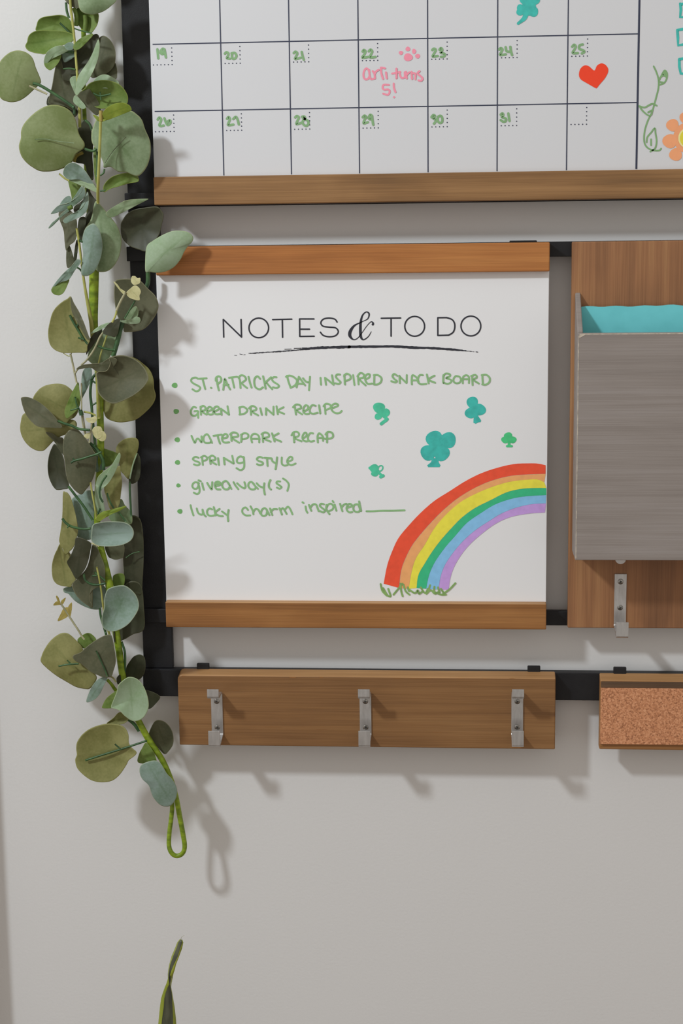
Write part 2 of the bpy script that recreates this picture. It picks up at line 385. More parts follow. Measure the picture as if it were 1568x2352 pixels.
i = Ink(dI); i.text(R_, 3.7, '415,895 450,970 480,1070 480,1180 455,1290 425,1400 390,1520 340,1620 300,1740 285,1850 295,1940 340,2000 420,2030 490,2030 515,2005 | 490,1080 530,1000 565,950 595,990 590,1060 555,1120 490,1145 | 530,1000 580,1010 | 545,980 585,1040 | 500,1105 550,1115 | 220,1430 290,1450 350,1420 400,1400 455,1425 | 220,1430 270,1500 340,1555 380,1550 400,1480 | 340,1515 385,1490 | 320,1920 330,1850 380,1790 430,1730 440,1800 455,1900 440,1990 400,2030 370,2045 | 380,1880 380,1960')
i.poly([crop(R_, p) for p in pts('500,1060 565,945 600,1000 595,1050 545,1030')])
i.build('vine_drawing', M['stem_ink'], cal, 'green leafy vine drawing')
for s in ('775,50 782,130 772,232 860,228 1000,220 1010,120 1000,30 880,35 775,62', '735,405 742,510 745,612 860,590 1000,575 1000,470 990,375 860,385 735,405', '760,800 762,900 780,992 880,1000 1010,990 1010,880 1005,790 880,780 760,800'):
    i = Ink(dI); i.stroke([crop(R_, p) for p in pts(s)], 6.2, 1); i.build('check_box', M['teal_ink'], cal, 'hand-drawn teal check box')
i = Ink(dI); i.fan(*crop(R_, (890, 1860)), 36, 36, 28)
for (x, y, r) in ((670, 1690, 84), (632, 1905, 96), (712, 2085, 86), (850, 1590, 84), (1060, 1640, 90), (1140, 1830, 92), (1080, 2040, 90), (900, 2130, 86)):
    i.fan(*crop(R_, (x, y)), r / R_[2], r / R_[2], 22, 0, 1)
i.build('flower_petals', M['peach_ink'], cal, 'peach petals of the drawn flower')
i = Ink(dI + 0.35); i.fan(*crop(R_, (890, 1865)), 24.5, 24.5, 24); i.build('flower_ring', M['cream_ink'], cal)
i = Ink(dI + 0.45); i.fan(*crop(R_, (890, 1865)), 20.5, 21.5, 24); i.build('flower_centre', M['yellow_ink'], cal, 'yellow centre of the drawn flower')
S_ = (1120, 0, 9.8)
i = Ink(dI)
for (x, y, a, b) in ((720, 265, 78, 88), (735, 180, 85, 85), (1015, 260, 120, 118), (890, 200, 150, 150), (830, -10, 112, 120), (1040, -10, 128, 125), (930, 60, 170, 120), (1000, 150, 80, 80)):
    i.fan(*crop(S_, (x, y)), a / 9.8, b / 9.8, 24, 0, 1)
i.stroke([crop(S_, p) for p in pts('850,300 820,410 680,528')], 9, 6, [13.5, 10.5, 6])
i.build('shamrock', M['teal_ink'], cal, 'teal four-lobed shamrock drawing')

def rack_board(name, x0, x1, d0, d1, z0, z1, mat, parent, r=3.6, drop=0.0):
    V, Fc = [], []; out = []
    def arc(cx, cz, a0, a1):
        for k in range(6):
            a = math.radians(a0 + (a1 - a0) * k / 5); out.append((cx + r * math.cos(a), cz + r * math.sin(a)))
    arc(x1 - 1.2, z1 - 1.2, 0, 90) if False else out.extend([(x1, z1)])
    arc(x0 + r, z1 - r, 90, 180)
    out.extend([(x0, z0), (x1, z0)])
    n = len(out)
    for d in (d0, d1): V += [(x / 1000, -d / 1000, (z - (drop if d == d1 and z > (z0 + z1) / 2 else 0)) / 1000) for x, z in out]
    Fc.append(tuple(range(n))); Fc.append(tuple(range(n, 2 * n))[::-1])
    for k in range(n): Fc.append((k, n + k, n + (k + 1) % n, (k + 1) % n))
    Fc = [f[::-1] for f in Fc]
    fm = [0, 0] + [1 if (drop > 0.5 and out[k][1] > z1 - 1 and out[(k + 1) % n][1] > z1 - 1) else 0 for k in range(n)]  # top faces take the paler tone that paints in the light from above
    o = put(name, V, Fc, mat, parent, smooth=False, mats=[mat, M['wood_lit_crest']], fmat=fm); bevel(o, 0.0016 if r == 3.6 else 0.0012, 3); return o
# ------------------------------------------------------------------ notes board
DN = 30.0
nb = thing('notes_board', (-0.115, -0.018, 1.2), 'white notes and to-do board with green handwritten list and a marker rainbow', 'whiteboard')
box('board_panel', -311, 82, 20.5, DN, 1215, 1580, M['white'], nb, 0.6)
box('wooden_strip', -309.5, 82, 20.5, 38, 1562, 1590.3, M['wood_top'], nb, 1.2)['label'] = 'orange-brown top strip'
rack_board('wooden_strip', -310.5, 82, 20.5, 38, 1200, 1228, M['wood_low'], nb, 1.0, 1.2)['label'] = 'honey-brown bottom strip'
for x in (55,):
    box('mounting_clip', x - 12, x + 15, 18.5, 23, 1574, 1592.2, M['black'], nb, 0.8)
dN = DN + 0.2
H1, H2 = (480, 700, 4.6118), (790, 700, 4.6118)
def letter(fn):
    i = Ink(dN); fn(i); i.build('printed_letter', M['print'], nb)
def ring(c, x, y, r, w=3.4):
    def f(i):
        P = [(c[0] + (x + r * math.cos(a * math.pi / 16)) / c[2], c[1] + (y + r * math.sin(a * math.pi / 16)) / c[2]) for a in range(33)]
        i.stroke(P, w, 1, cap=False)
    return f
W_ = 3.4
def segs(c, s, sm=1):
    def f(i):
        for g in s.split('|'): i.stroke([crop(c, p) for p in pts(g)], W_, sm)
    return f
letter(segs(H1, '155,342 150,155|150,155 343,342|343,342 338,155'))
letter(ring(H1, 526, 245, 104)); letter(segs(H1, '673,157 875,152|775,157 778,344'))
letter(segs(H1, '1110,150 958,150|958,150 960,335|960,335 1112,333|960,258 1062,258'))
letter(segs(H1, '1355,183 1330,152 1270,141 1210,152 1183,190 1205,226 1270,237 1340,245 1368,285 1340,326 1275,339 1210,325 1178,290', 5))
letter(segs(H2, '393,143 598,140|497,143 497,332')); letter(ring(H2, 747, 228, 105)); letter(ring(H2, 1342, 225, 105))
letter(lambda i: (segs(H2, '992,137 992,325|992,325 1105,322|992,137 1085,136')(i), segs(H2, '1085,136 1140,155 1168,195 1170,250 1150,295 1105,322', 5)(i)))
amp = [(287, 285, 7), (255, 338, 11), (205, 370, 14), (177, 338, 27), (172, 260, 29), (176, 180, 25), (196, 110, 17), (235, 76, 12), (264, 96, 17), (250, 148, 12), (190, 180, 8), (110, 220, 20), (66, 280, 34), (62, 330, 32), (97, 368, 14), (140, 356, 10), (190, 295, 8), (240, 225, 8), (283, 181, 9), (306, 192, 18), (304, 208, 26)]
i = Ink(dN); i.stroke([crop(H2, a[:2]) for a in amp], 1, 7, [a[2] / H2[2] for a in amp]); i.build('printed_ampersand', M['print'], nb)
i = Ink(dN); rr = random.Random(3)
for c, a, b, w in ((H1, (268, 535), (292, 536), 4), (H1, (325, 521), (352, 527), 6), (H1, (365, 531), (383, 528), 5), (H1, (420, 514), (450, 514), 6), (H2, (1395, 498), (1415, 501), 7), (H1, (800, 470), (870, 468), 7), (H1, (900, 462), (975, 460), 7), (H1, (985, 458), (1040, 458), 9)):
    i.stroke([crop(c, a), crop(c, b)], w / 4.6, 1)
brush = [(H1, 440, 515, 8), (H1, 500, 511, 12), (H1, 560, 506, 11), (H1, 620, 502, 7), (H1, 680, 499, 10), (H1, 740, 495, 15), (H1, 800, 490, 10), (H1, 860, 486, 11), (H1, 920, 481, 10), (H1, 980, 474, 16), (H1, 1040, 467, 20), (H1, 1080, 461, 26), (H1, 1140, 457, 26), (H1, 1200, 454, 28), (H1, 1300, 451, 24), (H1, 1400, 449, 28), (H1, 1500, 445, 27), (H2, 40, 447, 28), (H2, 130, 445, 28), (H2, 220, 443, 27), (H2, 330, 443, 27), (H2, 430, 441, 25), (H2, 540, 442, 28), (H2, 640, 448, 25), (H2, 740, 454, 28), (H2, 850, 456, 22), (H2, 950, 460, 25), (H2, 1050, 468, 22), (H2, 1150, 474, 22), (H2, 1250, 484, 16), (H2, 1310, 491, 9), (H2, 1375, 497, 5)]
P, W = [], []
for c, x, y, w in brush:
    q = crop(c, (x, y)); P.append(q); W.append(w / 4.6)
Q = catmull([p + (w,) for p, w in zip(P, W)], 5)
i.stroke([(q[0], q[1] + rr.uniform(-.35, .35)) for q in Q], 1, 1, [max(.6, q[2] + rr.uniform(-.7, .7)) for q in Q])
i.build('brush_underline', M['print'], nb)
T1, T2, T3, T4, T5 = (420, 840, 4.3556), (720, 840, 3.7333), (420, 970, 4.3556), (420, 1080, 6.0308), (660, 1140, 5.6)
LW = 4.3
lines = [
 [(T1, '150,130 125,118 90,128 82,155 110,180 150,200 172,220 160,245 130,255 95,235 | 165,130 235,125 | 195,130 208,180 222,232 | 279,220 283,222 | 335,125 345,190 358,245 | 328,150 330,120 355,105 378,120 378,155 345,182 | 402,240 410,180 418,130 440,180 470,235 | 405,192 455,190 | 460,120 540,110 | 490,118 500,165 512,218 | 560,115 570,160 575,222 | 555,120 580,95 615,105 628,140 590,175 640,222 | 655,110 668,165 685,218 | 770,130 745,105 718,125 712,170 725,215 765,235 798,215 | 800,105 815,170 825,228 | 880,115 820,170 | 835,170 860,200 892,235 | 935,115 905,115 890,135 905,160 945,185 960,205 935,222 900,215 | 1040,100 1055,160 1075,215 | 1030,110 1065,98 1110,115 1140,150 1120,195 1075,220 | 1158,110 1135,215 | 1158,110 1190,155 1220,195 | 1145,178 1200,180 | 1200,125 1225,155 1250,165 | 1270,110 1265,180 1260,245 | 1375,120 1380,190 | 1420,120 1430,190 | 1420,120 1465,155 1505,190 | 1490,95 1505,190'),
  (T2, '225,75 200,75 190,95 210,120 230,140 215,155 185,150 | 262,80 268,160 | 260,90 280,68 310,80 315,110 275,130 | 338,80 350,165 | 380,90 385,160 | 375,90 400,62 430,75 425,100 392,115 445,168 | 445,115 475,100 480,75 460,72 440,95 445,130 465,155 500,152 | 520,80 518,158 | 515,80 550,80 580,105 575,140 545,160 515,160 | 715,85 690,70 675,88 690,112 712,130 700,142 665,132 | 738,148 735,85 | 735,90 795,148 | 798,80 797,145 | 842,160 840,120 848,80 885,105 900,140 | 845,125 880,125 | 935,80 910,80 895,105 895,140 920,158 965,155 | 970,75 985,150 | 1035,85 985,118 1040,145 | 1112,80 1110,140 1115,148 | 1110,95 1130,68 1165,72 1168,90 1135,105 1175,120 1178,140 1150,155 1120,148 | 1215,90 1200,110 1200,135 1220,150 1250,145 1262,120 1250,95 1220,88 | 1278,150 1280,100 1300,82 1320,85 1332,105 1330,148 | 1280,115 1330,115 | 1358,90 1362,165 | 1350,88 1385,78 1398,100 1370,120 1415,152 | 1445,80 1450,158 | 1440,80 1480,78 1508,105 1505,140 1475,162 1445,160')],
 [(T1, '130,418 105,412 85,435 78,465 90,495 120,500 145,480 150,455 115,455 | 150,455 152,520 | 175,410 180,490 | 175,420 200,400 225,420 215,445 185,455 235,488 | 240,460 285,440 285,420 260,412 240,440 245,475 270,488 295,485 | 300,465 355,435 350,410 325,410 305,435 310,470 335,485 365,482 | 385,490 378,430 | 380,430 420,460 460,490 | 445,405 460,490 | 565,415 570,485 | 562,420 600,410 635,430 640,455 610,480 565,488 | 675,410 680,490 | 660,425 690,402 725,415 730,440 690,458 750,495 | 772,425 788,490 | 830,490 830,425 | 830,425 905,490 | 905,410 905,490 | 935,405 948,485 | 1005,415 950,450 1010,480 | 1118,410 1130,488 | 1100,415 1130,388 1170,395 1178,425 1135,445 1190,485 | 1205,460 1245,435 1250,405 1225,395 1205,425 1205,465 1230,482 1258,480 | 1325,400 1290,395 1268,430 1270,465 1300,480 1345,470 | 1360,395 1372,478 | 1418,395 1425,482 | 1405,405 1430,380 1470,390 1475,420 1430,442'),
  (T2, '155,365 205,345 205,330 180,325 155,345 155,380 185,405 220,405 240,388')],
 [(T3, '85,135 100,170 118,205 135,170 155,165 185,200 185,140 | 290,205 265,150 240,118 210,140 205,180 225,205 265,205 285,190 | 305,135 385,122 | 345,130 355,170 370,212 | 395,160 440,150 440,122 415,118 392,145 395,185 420,202 460,198 | 480,110 485,185 | 470,120 500,100 540,110 548,140 490,155 560,202 | 585,120 582,195 | 580,125 615,108 650,120 650,150 620,165 590,170 | 690,200 680,150 700,118 735,118 760,145 762,200 | 690,165 765,165 | 795,110 800,195 | 785,118 820,100 855,115 855,145 805,160 875,192 | 890,110 915,190 | 955,110 900,150 980,192 | 1105,105 1112,200 | 1085,130 1105,100 1140,95 1160,115 1150,140 1110,155 1185,190 | 1200,160 1230,140 1235,110 1215,105 1195,140 1200,175 1225,190 1250,188 | 1300,110 1270,110 1250,145 1255,180 1280,192 1310,185 | 1348,200 1345,140 1360,110 1385,125 1400,150 1400,185 | 1345,155 1405,155 | 1440,110 1440,200 | 1425,120 1450,95 1490,105 1500,140 1475,160 1420,165')],
 [(T3, '155,355 125,345 98,365 120,385 160,400 165,420 140,430 110,420 | 190,345 198,425 | 180,350 210,335 238,350 235,375 200,385 | 265,345 275,415 | 260,350 290,332 320,350 318,375 275,385 330,420 | 350,358 358,425 | 415,420 408,355 | 408,355 505,412 | 492,335 508,410 | 610,355 575,340 545,360 540,395 565,408 600,400 | 605,345 612,400 608,455 575,478 535,458 | 795,355 765,345 738,365 755,385 795,400 795,420 765,428 740,418 | 815,355 885,360 | 840,360 845,435 | 885,360 895,390 920,405 | 940,350 935,400 925,470 | 988,352 988,410 1010,432 1045,428 | 1045,395 1090,375 1090,350 1070,345 1045,375 1045,405 1080,428 1125,412')],
 [(T4, '220,180 175,165 140,185 130,225 155,255 195,250 215,210 | 205,170 225,235 228,300 195,330 150,310 | 265,180 275,230 288,270 | 215,140 245,152 | 335,175 360,220 395,265 400,220 405,165 | 440,220 505,205 515,175 485,155 450,170 440,215 465,260 515,265 | 455,185 500,180 | 640,200 600,150 555,165 540,210 570,258 620,262 645,230 | 630,180 670,258 | 700,165 725,210 765,262 | 750,180 800,225 850,250 865,220 850,165 | 980,190 945,160 910,180 905,225 940,262 990,262 1010,230 | 960,170 1000,220 1035,255 | 1020,180 1060,220 1110,240 | 1125,180 1120,260 1132,335 | 1210,135 1190,180 1190,235 1220,268 | 1345,155 1305,155 1295,180 1330,205 1365,235 1335,255 1300,240 | 1385,115 1430,145 1465,200 1445,285')],
 [(T4, '105,485 120,550 145,625 | 190,530 210,590 250,615 275,600 270,545 | 270,545 290,610 315,640 | 400,540 365,530 335,560 340,610 380,632 430,625 | 425,510 440,570 450,625 | 505,535 445,590 500,630 550,635 | 540,570 600,615 | 630,550 620,630 625,705 | 900,550 865,515 825,540 825,590 870,625 930,625 | 935,500 965,560 975,610 | 970,590 1000,540 1040,545 1070,600 | 1165,560 1135,525 1095,545 1080,600 1105,632 1150,620 1165,570 | 1155,540 1195,620 | 1205,530 1235,620 | 1215,580 1250,540 1300,538 | 1335,525 1370,615 | 1350,560 1380,525 1410,560 1435,605 | 1410,550 1450,505 1485,540 1515,610'),
  (T5, '232,130 240,180 255,210 | 192,75 205,85 | 275,110 305,185 | 290,150 325,105 365,105 385,150 400,190 | 465,100 430,95 415,120 445,150 480,180 460,205 420,190 | 500,110 500,170 540,230 | 500,150 525,105 560,95 590,130 575,170 530,190 | 605,105 628,185 | 580,60 590,75 | 675,95 705,190 | 690,150 720,110 755,95 | 770,145 825,125 815,100 785,100 760,140 765,180 795,205 830,200 | 930,160 905,105 860,110 845,150 860,190 910,200 935,170 | 920,65 945,190 | 1015,192 1100,192 1200,186 1350,185 1505,180')],
]
for ln in lines:
    i = Ink(dN)
    for c, s in ln: i.text(c, LW, s)
    i.build('handwritten_line', M['green_ink'], nb, 'line of green marker handwriting')
for (x, y, r) in ((401, 885, 6.6), (404.5, 945, 6.4), (407, 1010, 6.2), (407.5, 1062, 6), (409.5, 1115, 5), (413, 1174.5, 6)):
    i = Ink(dN); i.fan(x, y, r, r * .92, 16, 0, 1); i.build('bullet', M['dot_ink'], nb)
K_, L_ = (780, 840, 3.0154), (840, 900, 15.68)
def clover(circ, c, strokes, poly, mat, label):
    i = Ink(dN)
    for q in circ:
        x, y, a = q[:3]; b = q[3] if len(q) > 3 else a
        i.fan(*crop(c, (x, y)), a / c[2], b / c[2], 22, 0, 1)
    for g, w in strokes: i.stroke([crop(c, p) for p in pts(g)], w / c[2])
    if poly: i.poly([crop(c, p) for p in pts(poly)])
    i.build('shamrock', mat, nb, label)
clover([(655, 508, 58), (750, 515, 55), (613, 602, 54), (705, 605, 55), (668, 560, 44)], K_, [], '640,640 680,640 685,670 697,690 690,702 612,702 605,690 632,668', M['teal_ink'], 'largest teal shamrock')
clover([(918, 255, 39, 42), (966, 305, 45, 41), (903, 328, 37), (930, 300, 26)], K_, [], '928,340 952,340 978,378 975,390 960,392 940,402 925,395', M['teal_ink'], 'teal three-lobed shamrock')
clover([(470, 570, 215, 190), (745, 745, 118, 150), (440, 890, 128, 118), (600, 780, 150, 130)], L_, [('640,880 720,940 770,985', 110), ('730,1020 640,1080 555,1150', 120)], None, M['jade_ink'], 'jade shamrock with bent stem')
clover([(1166, 487, 29, 26), (1145, 513, 27, 24), (1198, 513, 25, 24), (1170, 512, 22)], K_, [('1172,530 1172,552', 20), ('1158,557 1190,557', 16)], None, M['sprout_ink'], 'smallest green shamrock')
clover([(238, 712, 31), (215, 709, 17, 12), (242, 746, 25, 22), (260, 735, 18)], K_, [('262,730 270,700 288,692 298,702 292,722 268,738', 9), ('268,738 285,755', 18), ('283,770 300,762', 22)], None, M['jade_ink'], 'small jade shamrock with one hollow lobe')
bands = ['1425,690 1370,678 1300,677 1210,681 1100,705 980,745 870,800 760,870 655,937 560,1020 480,1105 410,1190 370,1270 330,1380 305,1510',
 '1425,750 1300,755 1180,765 1060,795 950,840 830,910 730,990 640,1080 560,1170 500,1250 450,1350 425,1430 413,1540',
 '1416,808 1370,788 1300,790 1200,800 1100,825 980,870 860,930 780,990 700,1070 640,1150 590,1240 530,1330 500,1420 478,1545',
 '1430,848 1350,848 1250,855 1150,880 1050,930 940,985 850,1050 780,1120 700,1210 640,1290 590,1370 545,1450 533,1540',
 '1430,897 1300,905 1200,920 1080,960 980,1020 880,1090 800,1180 730,1260 660,1360 620,1450 600,1545',
 '1427,955 1330,960 1220,985 1120,1025 1030,1080 940,1140 860,1210 790,1290 730,1380 700,1460 685,1550',
 '1420,1018 1300,1027 1180,1050 1080,1095 990,1160 910,1230 850,1300 800,1380 770,1460 755,1550']
def resample(P, n):
    Q = catmull(P, 6); L = [0]
    for a, b in zip(Q, Q[1:]): L.append(L[-1] + math.dist(a, b))
    out = []; j = 0
    for k in range(n):
        t = L[-1] * k / (n - 1)
        while j < len(Q) - 2 and L[j + 1] < t: j += 1
        f = (t - L[j]) / max(1e-9, L[j + 1] - L[j]); f = min(1, max(0, f))
        out.append(tuple(Q[j][m] + (Q[j + 1][m] - Q[j][m]) * f for m in (0, 1)))
    return out
BB = [resample([crop(K_, p) for p in pts(b)], 48) for b in bands]
for k in range(6):
    V, Fc = [], []; A, B = BB[k], BB[k + 1]
    e = 0.55 if k not in (0,) else 0.0
    for a, b in zip(A, B):
        dx, dy = b[0] - a[0], b[1] - a[1]
        V.append(at(a[0] - dx * 0.01, a[1] - dy * 0.01, dN + 0.02 * k)); V.append(at(b[0] - dx * 0.025, b[1] - dy * 0.025, dN + 0.02 * k))
    for j in range(47): Fc.append((2 * j, 2 * j + 2, 2 * j + 3, 2 * j + 1))
    put('rainbow_band', V, Fc, M['band_' + RB[k][0]], nb, smooth=False)['label'] = RB[k][0] + ' rainbow band'
i = Ink(dN + 0.2)
for s in ('283,1512 295,1560 325,1592', '300,1540 330,1590 350,1598', '335,1545 352,1592', '372,1585 405,1545 432,1510', '420,1510 425,1560 435,1596', '440,1515 455,1560 482,1585', '470,1535 478,1560', '480,1550 520,1575 540,1555 548,1580 575,1560', '560,1535 590,1575 610,1545', '600,1580 630,1555 660,1580 690,1560', '625,1520 610,1570', '655,1530 650,1575', '640,1560 700,1585 735,1585', '700,1545 720,1575', '715,1580 760,1548 800,1506', '680,1535 690,1570'):
    i.stroke([crop(K_, p) for p in pts(s)], 4.2)
i.build('grass_tuft', M['grass_ink'], nb, 'green marker grass at the rainbow foot')

# ------------------------------------------------------------------ metal hooks
def ribbon(name, prof, x0, x1, th, mat, parent):
    """bent strip: prof is a list of (d, z) mm, width x0..x1, thickness th"""
    V, Fc = [], []; n = len(prof)
    for i, (d, z) in enumerate(prof):
        a, c = prof[max(i - 1, 0)], prof[min(i + 1, n - 1)]
        tx, tz = c[0] - a[0], c[1] - a[1]; l = math.hypot(tx, tz)
        nx, nz = -tz / l * th / 2, tx / l * th / 2
        for x in (x0, x1):
            for s in (1, -1): V.append((x / 1000, -(d + s * nx) / 1000, (z + s * nz) / 1000))
    for i in range(n - 1):
        b = 4 * i
        for q in ((0, 1), (1, 3), (3, 2), (2, 0)): Fc.append((b + q[0], b + q[1], b + 4 + q[1], b + 4 + q[0]))
    Fc.append((0, 2, 3, 1)); Fc.append((4 * n - 4, 4 * n - 3, 4 * n - 1, 4 * n - 2))
    o = put(name, V, Fc, mat, parent, smooth=False); bevel(o, 0.0004, 2); return o
def hook(parent, xc, d, ztop, zbot, upper=True, out=24, lip=17):
    w = 6.1
    P = []
    if upper: P += [(d + out, ztop + 9.5), (d + out, ztop + 1.5), (d + out - 1.2, ztop), (d + 2.2, ztop), (d + 0.8, ztop - 1.5)]
    else: P += [(d + .8, ztop)]
    P += [(d + .8, zbot + 1.5), (d + 2, zbot - 0.4), (d + out - 1.4, zbot - 5.6), (d + out, zbot - 4.4), (d + out, zbot - 5.6 + lip)]
    h = ribbon('hook', P, xc - w, xc + w, 1.4, M['steel'], parent)
    h['label'] = 'brushed metal hook'
    sp = ztop - 10 if upper else ztop - 8
    zs = [sp, zbot + (8 if upper else 19)]
    for z in zs:
        V, Fc = [], []; n = 16
        for k, (r, e) in enumerate(((2.9, 1.5), (2.7, 1.75), (2.1, 1.85), (0.01, 2.2))):
            for a in range(n):
                V.append(((xc + r * math.cos(2 * math.pi * a / n)) / 1000, -(d + e) / 1000, (z + r * math.sin(2 * math.pi * a / n)) / 1000))
        for k in range(3):
            for a in range(n): Fc.append((k * n + a, k * n + (a + 1) % n, (k + 1) * n + (a + 1) % n, (k + 1) * n + a))
        sn = len(Fc)
        for an in (0.5, 0.5 + math.pi / 2):
            c, s = math.cos(an + xc), math.sin(an + xc); b = len(V)
            for (u, v) in ((-1.7, -.3), (1.7, -.3), (1.7, .3), (-1.7, .3)):
                V.append(((xc + u * c - v * s) / 1000, -(d + 2.3) / 1000, (z + u * s + v * c) / 1000))
            Fc.append((b, b + 1, b + 2, b + 3))
        put('screw', V, Fc, None, h, mats=[M['screw'], M['slot']], fmat=[1] * n + [0] * (sn - n) + [1] * (len(Fc) - sn))
    return h

# ------------------------------------------------------------------ hook rack
rk = thing('hook_rack', (-0.104, -0.018, 1.071), 'walnut-brown wooden rack with three metal double hooks below the notes board', 'hook rack')
rack_board('wooden_board', -301, 92.5, 18.2, 33, 1071, 1150.8, M['wood_rack'], rk, 5.0, 3.6)
for x in (-276, 70.7):
    box('mounting_clip', x - 6.6, x + 6.6, 16, 20, 1140, 1156.5, M['black'], rk, 1.0)['label'] = 'small black clip over the rail'
rr = random.Random(5)
V, Fc = [], []
def scuff(x, z, w, h, d=33.12):
    b = len(V); n = 8
    V.extend([((x + w * math.cos(2 * math.pi * k / n) * rr.uniform(.6, 1)) / 1000, -d / 1000, (z + h * math.sin(2 * math.pi * k / n) * rr.uniform(.5, 1)) / 1000) for k in range(n)])
    Fc.append(tuple(range(b, b + n)))
for x, w in ((-295, 2), (-180, 6), (-150, 3), (-70, 7), (-52, 9), (-38, 4), (-5, 5), (20, 3), (48, 4)):
    scuff(x, 1146.2 + rr.uniform(-.5, .4), w, 0.5)
for x, z, w in ((-262, 1129, 7), (-240, 1131, 5), (-100, 1126, 8), (-84, 1121, 3), (-60, 1119, 2), (-200, 1092, 12), (-150, 1090, 9), (-30, 1088, 8), (60, 1090, 9), (0, 1112, 6)):
    scuff(x, z, w, 0.22)
put('worn_scuffs', V, Fc, M['wood_low'], rk, smooth=False)['kind'] = 'stuff'
for px in (498, 839, 1187.5):
    c = at(px, 1640, 35); zt, zb = at(px, 1590, 35).z * 1000, at(px, 1688, 35).z * 1000
    hook(rk, c.x * 1000, 33, zt, zb)

# ------------------------------------------------------------------ mail holder
mh = thing('mail_holder', (0.21, -0.018, 1.2), 'grey-washed wooden mail pocket on a russet-brown backboard', 'mail holder')
rack_board('backboard', 104.2, 352, 20.5, 30, 1200, 1590.5, M['wood_mail'], mh, 1.5)
FD, FI = 78, 73
zF0, zF1, zB = 1280.5, 1503.8, 1541
o = box('front_panel', 107.6, 348, FI, FD, zF0, zF1, M['grey_wood'], mh, 1.0)
for nm, xa, xb in (('side_panel', 107.6, 112.8), ('side_panel', 342.8, 348)):
    prof = [(30.2, zF0), (FI, zF0), (FI, zF1 + 1.5), (30.2, zB)]
    V = [(x / 1000, -d / 1000, z / 1000) for x in (xa, xb) for d, z in prof]
    Fc = [(0, 1, 2, 3), (7, 6, 5, 4)] + [(k, 4 + k, 4 + (k + 1) % 4, (k + 1) % 4) for k in range(4)]
    bevel(put(nm, V, Fc, M['grey_wood'], mh, smooth=False), 0.0009, 2)
box('bottom_panel', 112.8, 342.8, 30.2, FI, zF0 + 1, zF0 + 7, M['grey_wood'], mh)
V, Fc = [], []
wrect(V, Fc, 109, 347, zF1 - 1.6, zF1 - 0.6, (FD + 0.1) / 1000); wrect(V, Fc, 108.0, 108.8, zF0 + 2, zF1 - 3, (FD + 0.1) / 1000)
b = len(V)
V += [(0.1085, -.0782, 1.4985), (0.1125, -.0782, 1.5010), (0.1165, -.0782, 1.5031), (0.1100, -.0782, 1.5031), (0.1080, -.0782, 1.5005)]; Fc.append((b, b + 1, b + 2, b + 3, b + 4))
put('worn_edge', V, Fc, M['raw_edge'], mh, smooth=False)['label'] = 'pale worn paint along the pocket edges'
c = at(1425, 1285, 32); V, Fc = [], []; n = 24
for r, e in ((5.6, 30), (5.6, 31.2), (5.0, 31.8), (0.01, 32)):
    for a in range(n): V.append((c.x + r / 1000 * math.cos(2 * math.pi * a / n), -e / 1000, c.z + (0.6 + r * math.sin(2 * math.pi * a / n)) / 1000))
for k in range(3):
    for a in range(n): Fc.append((k * n + a, k * n + (a + 1) % n, (k + 1) * n + (a + 1) % n, (k + 1) * n + a))
put('round_pad', V, Fc, M['white'], mh)['label'] = 'round white pad under the pocket'
for px in (1424,):
    c = at(px, 1370, 31); hook(mh, c.x * 1000, 30, at(px, 1318, 31).z * 1000, at(px, 1437, 31).z * 1000, upper=False, out=29, lip=16)
hook(mh, 300, 30, at(1424, 1318, 31).z * 1000, at(1424, 1437, 31).z * 1000, upper=False, out=29, lip=16)

# teal card standing in the pocket
V, Fc = [], []; n = 40; rr = random.Random(2)
for s in (0, 1):
    for k in range(n + 1):
        x = 113.4 + (338 - 113.4) * k / n
        zt = 1527.2 + 0.9 * math.sin(k * .55) * (k / n) + 0.5 * math.sin(k * 1.3) + 1.6 * k / n
        V.append((x / 1000, -(37 + s * .5) / 1000, zt / 1000)); V.append((x / 1000, -(44 + s * .5) / 1000, 1288 / 1000))
m_ = 2 * (n + 1)
for k in range(n):
    Fc.append((2 * k, 2 * k + 1, 2 * k + 3, 2 * k + 2)[::-1]); Fc.append((m_ + 2 * k, m_ + 2 * k + 1, m_ + 2 * k + 3, m_ + 2 * k + 2)); Fc.append((2 * k, 2 * k + 2, m_ + 2 * k + 2, m_ + 2 * k))
tp = put('teal_card', V, Fc, M['teal_paper'], None, smooth=False)
tp['label'] = 'teal card standing inside the grey mail pocket'; tp['category'] = 'paper'

# ------------------------------------------------------------------ cork strip
ck = thing('cork_strip', (0.34, -0.018, 1.071), 'brown wooden strip faced with cork, on the bottom rail right of the hook rack', 'cork board')
rack_board('wooden_board', 138.2, 532, 18.2, 30.5, 1071, 1149.8, M['wood_cork'], ck, 1.2, 5.0)
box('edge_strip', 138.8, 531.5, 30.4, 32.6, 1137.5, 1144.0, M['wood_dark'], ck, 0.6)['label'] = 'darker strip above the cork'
box('cork_pad', 138.8, 531.5, 30.4, 33.4, 1077.5, 1137.5, M['cork'], ck, 0.5)
for x in (159, 505): box('mounting_clip', x - 6.6, x + 6.6, 16, 20, 1140, 1156, M['black'], ck, 1.0)

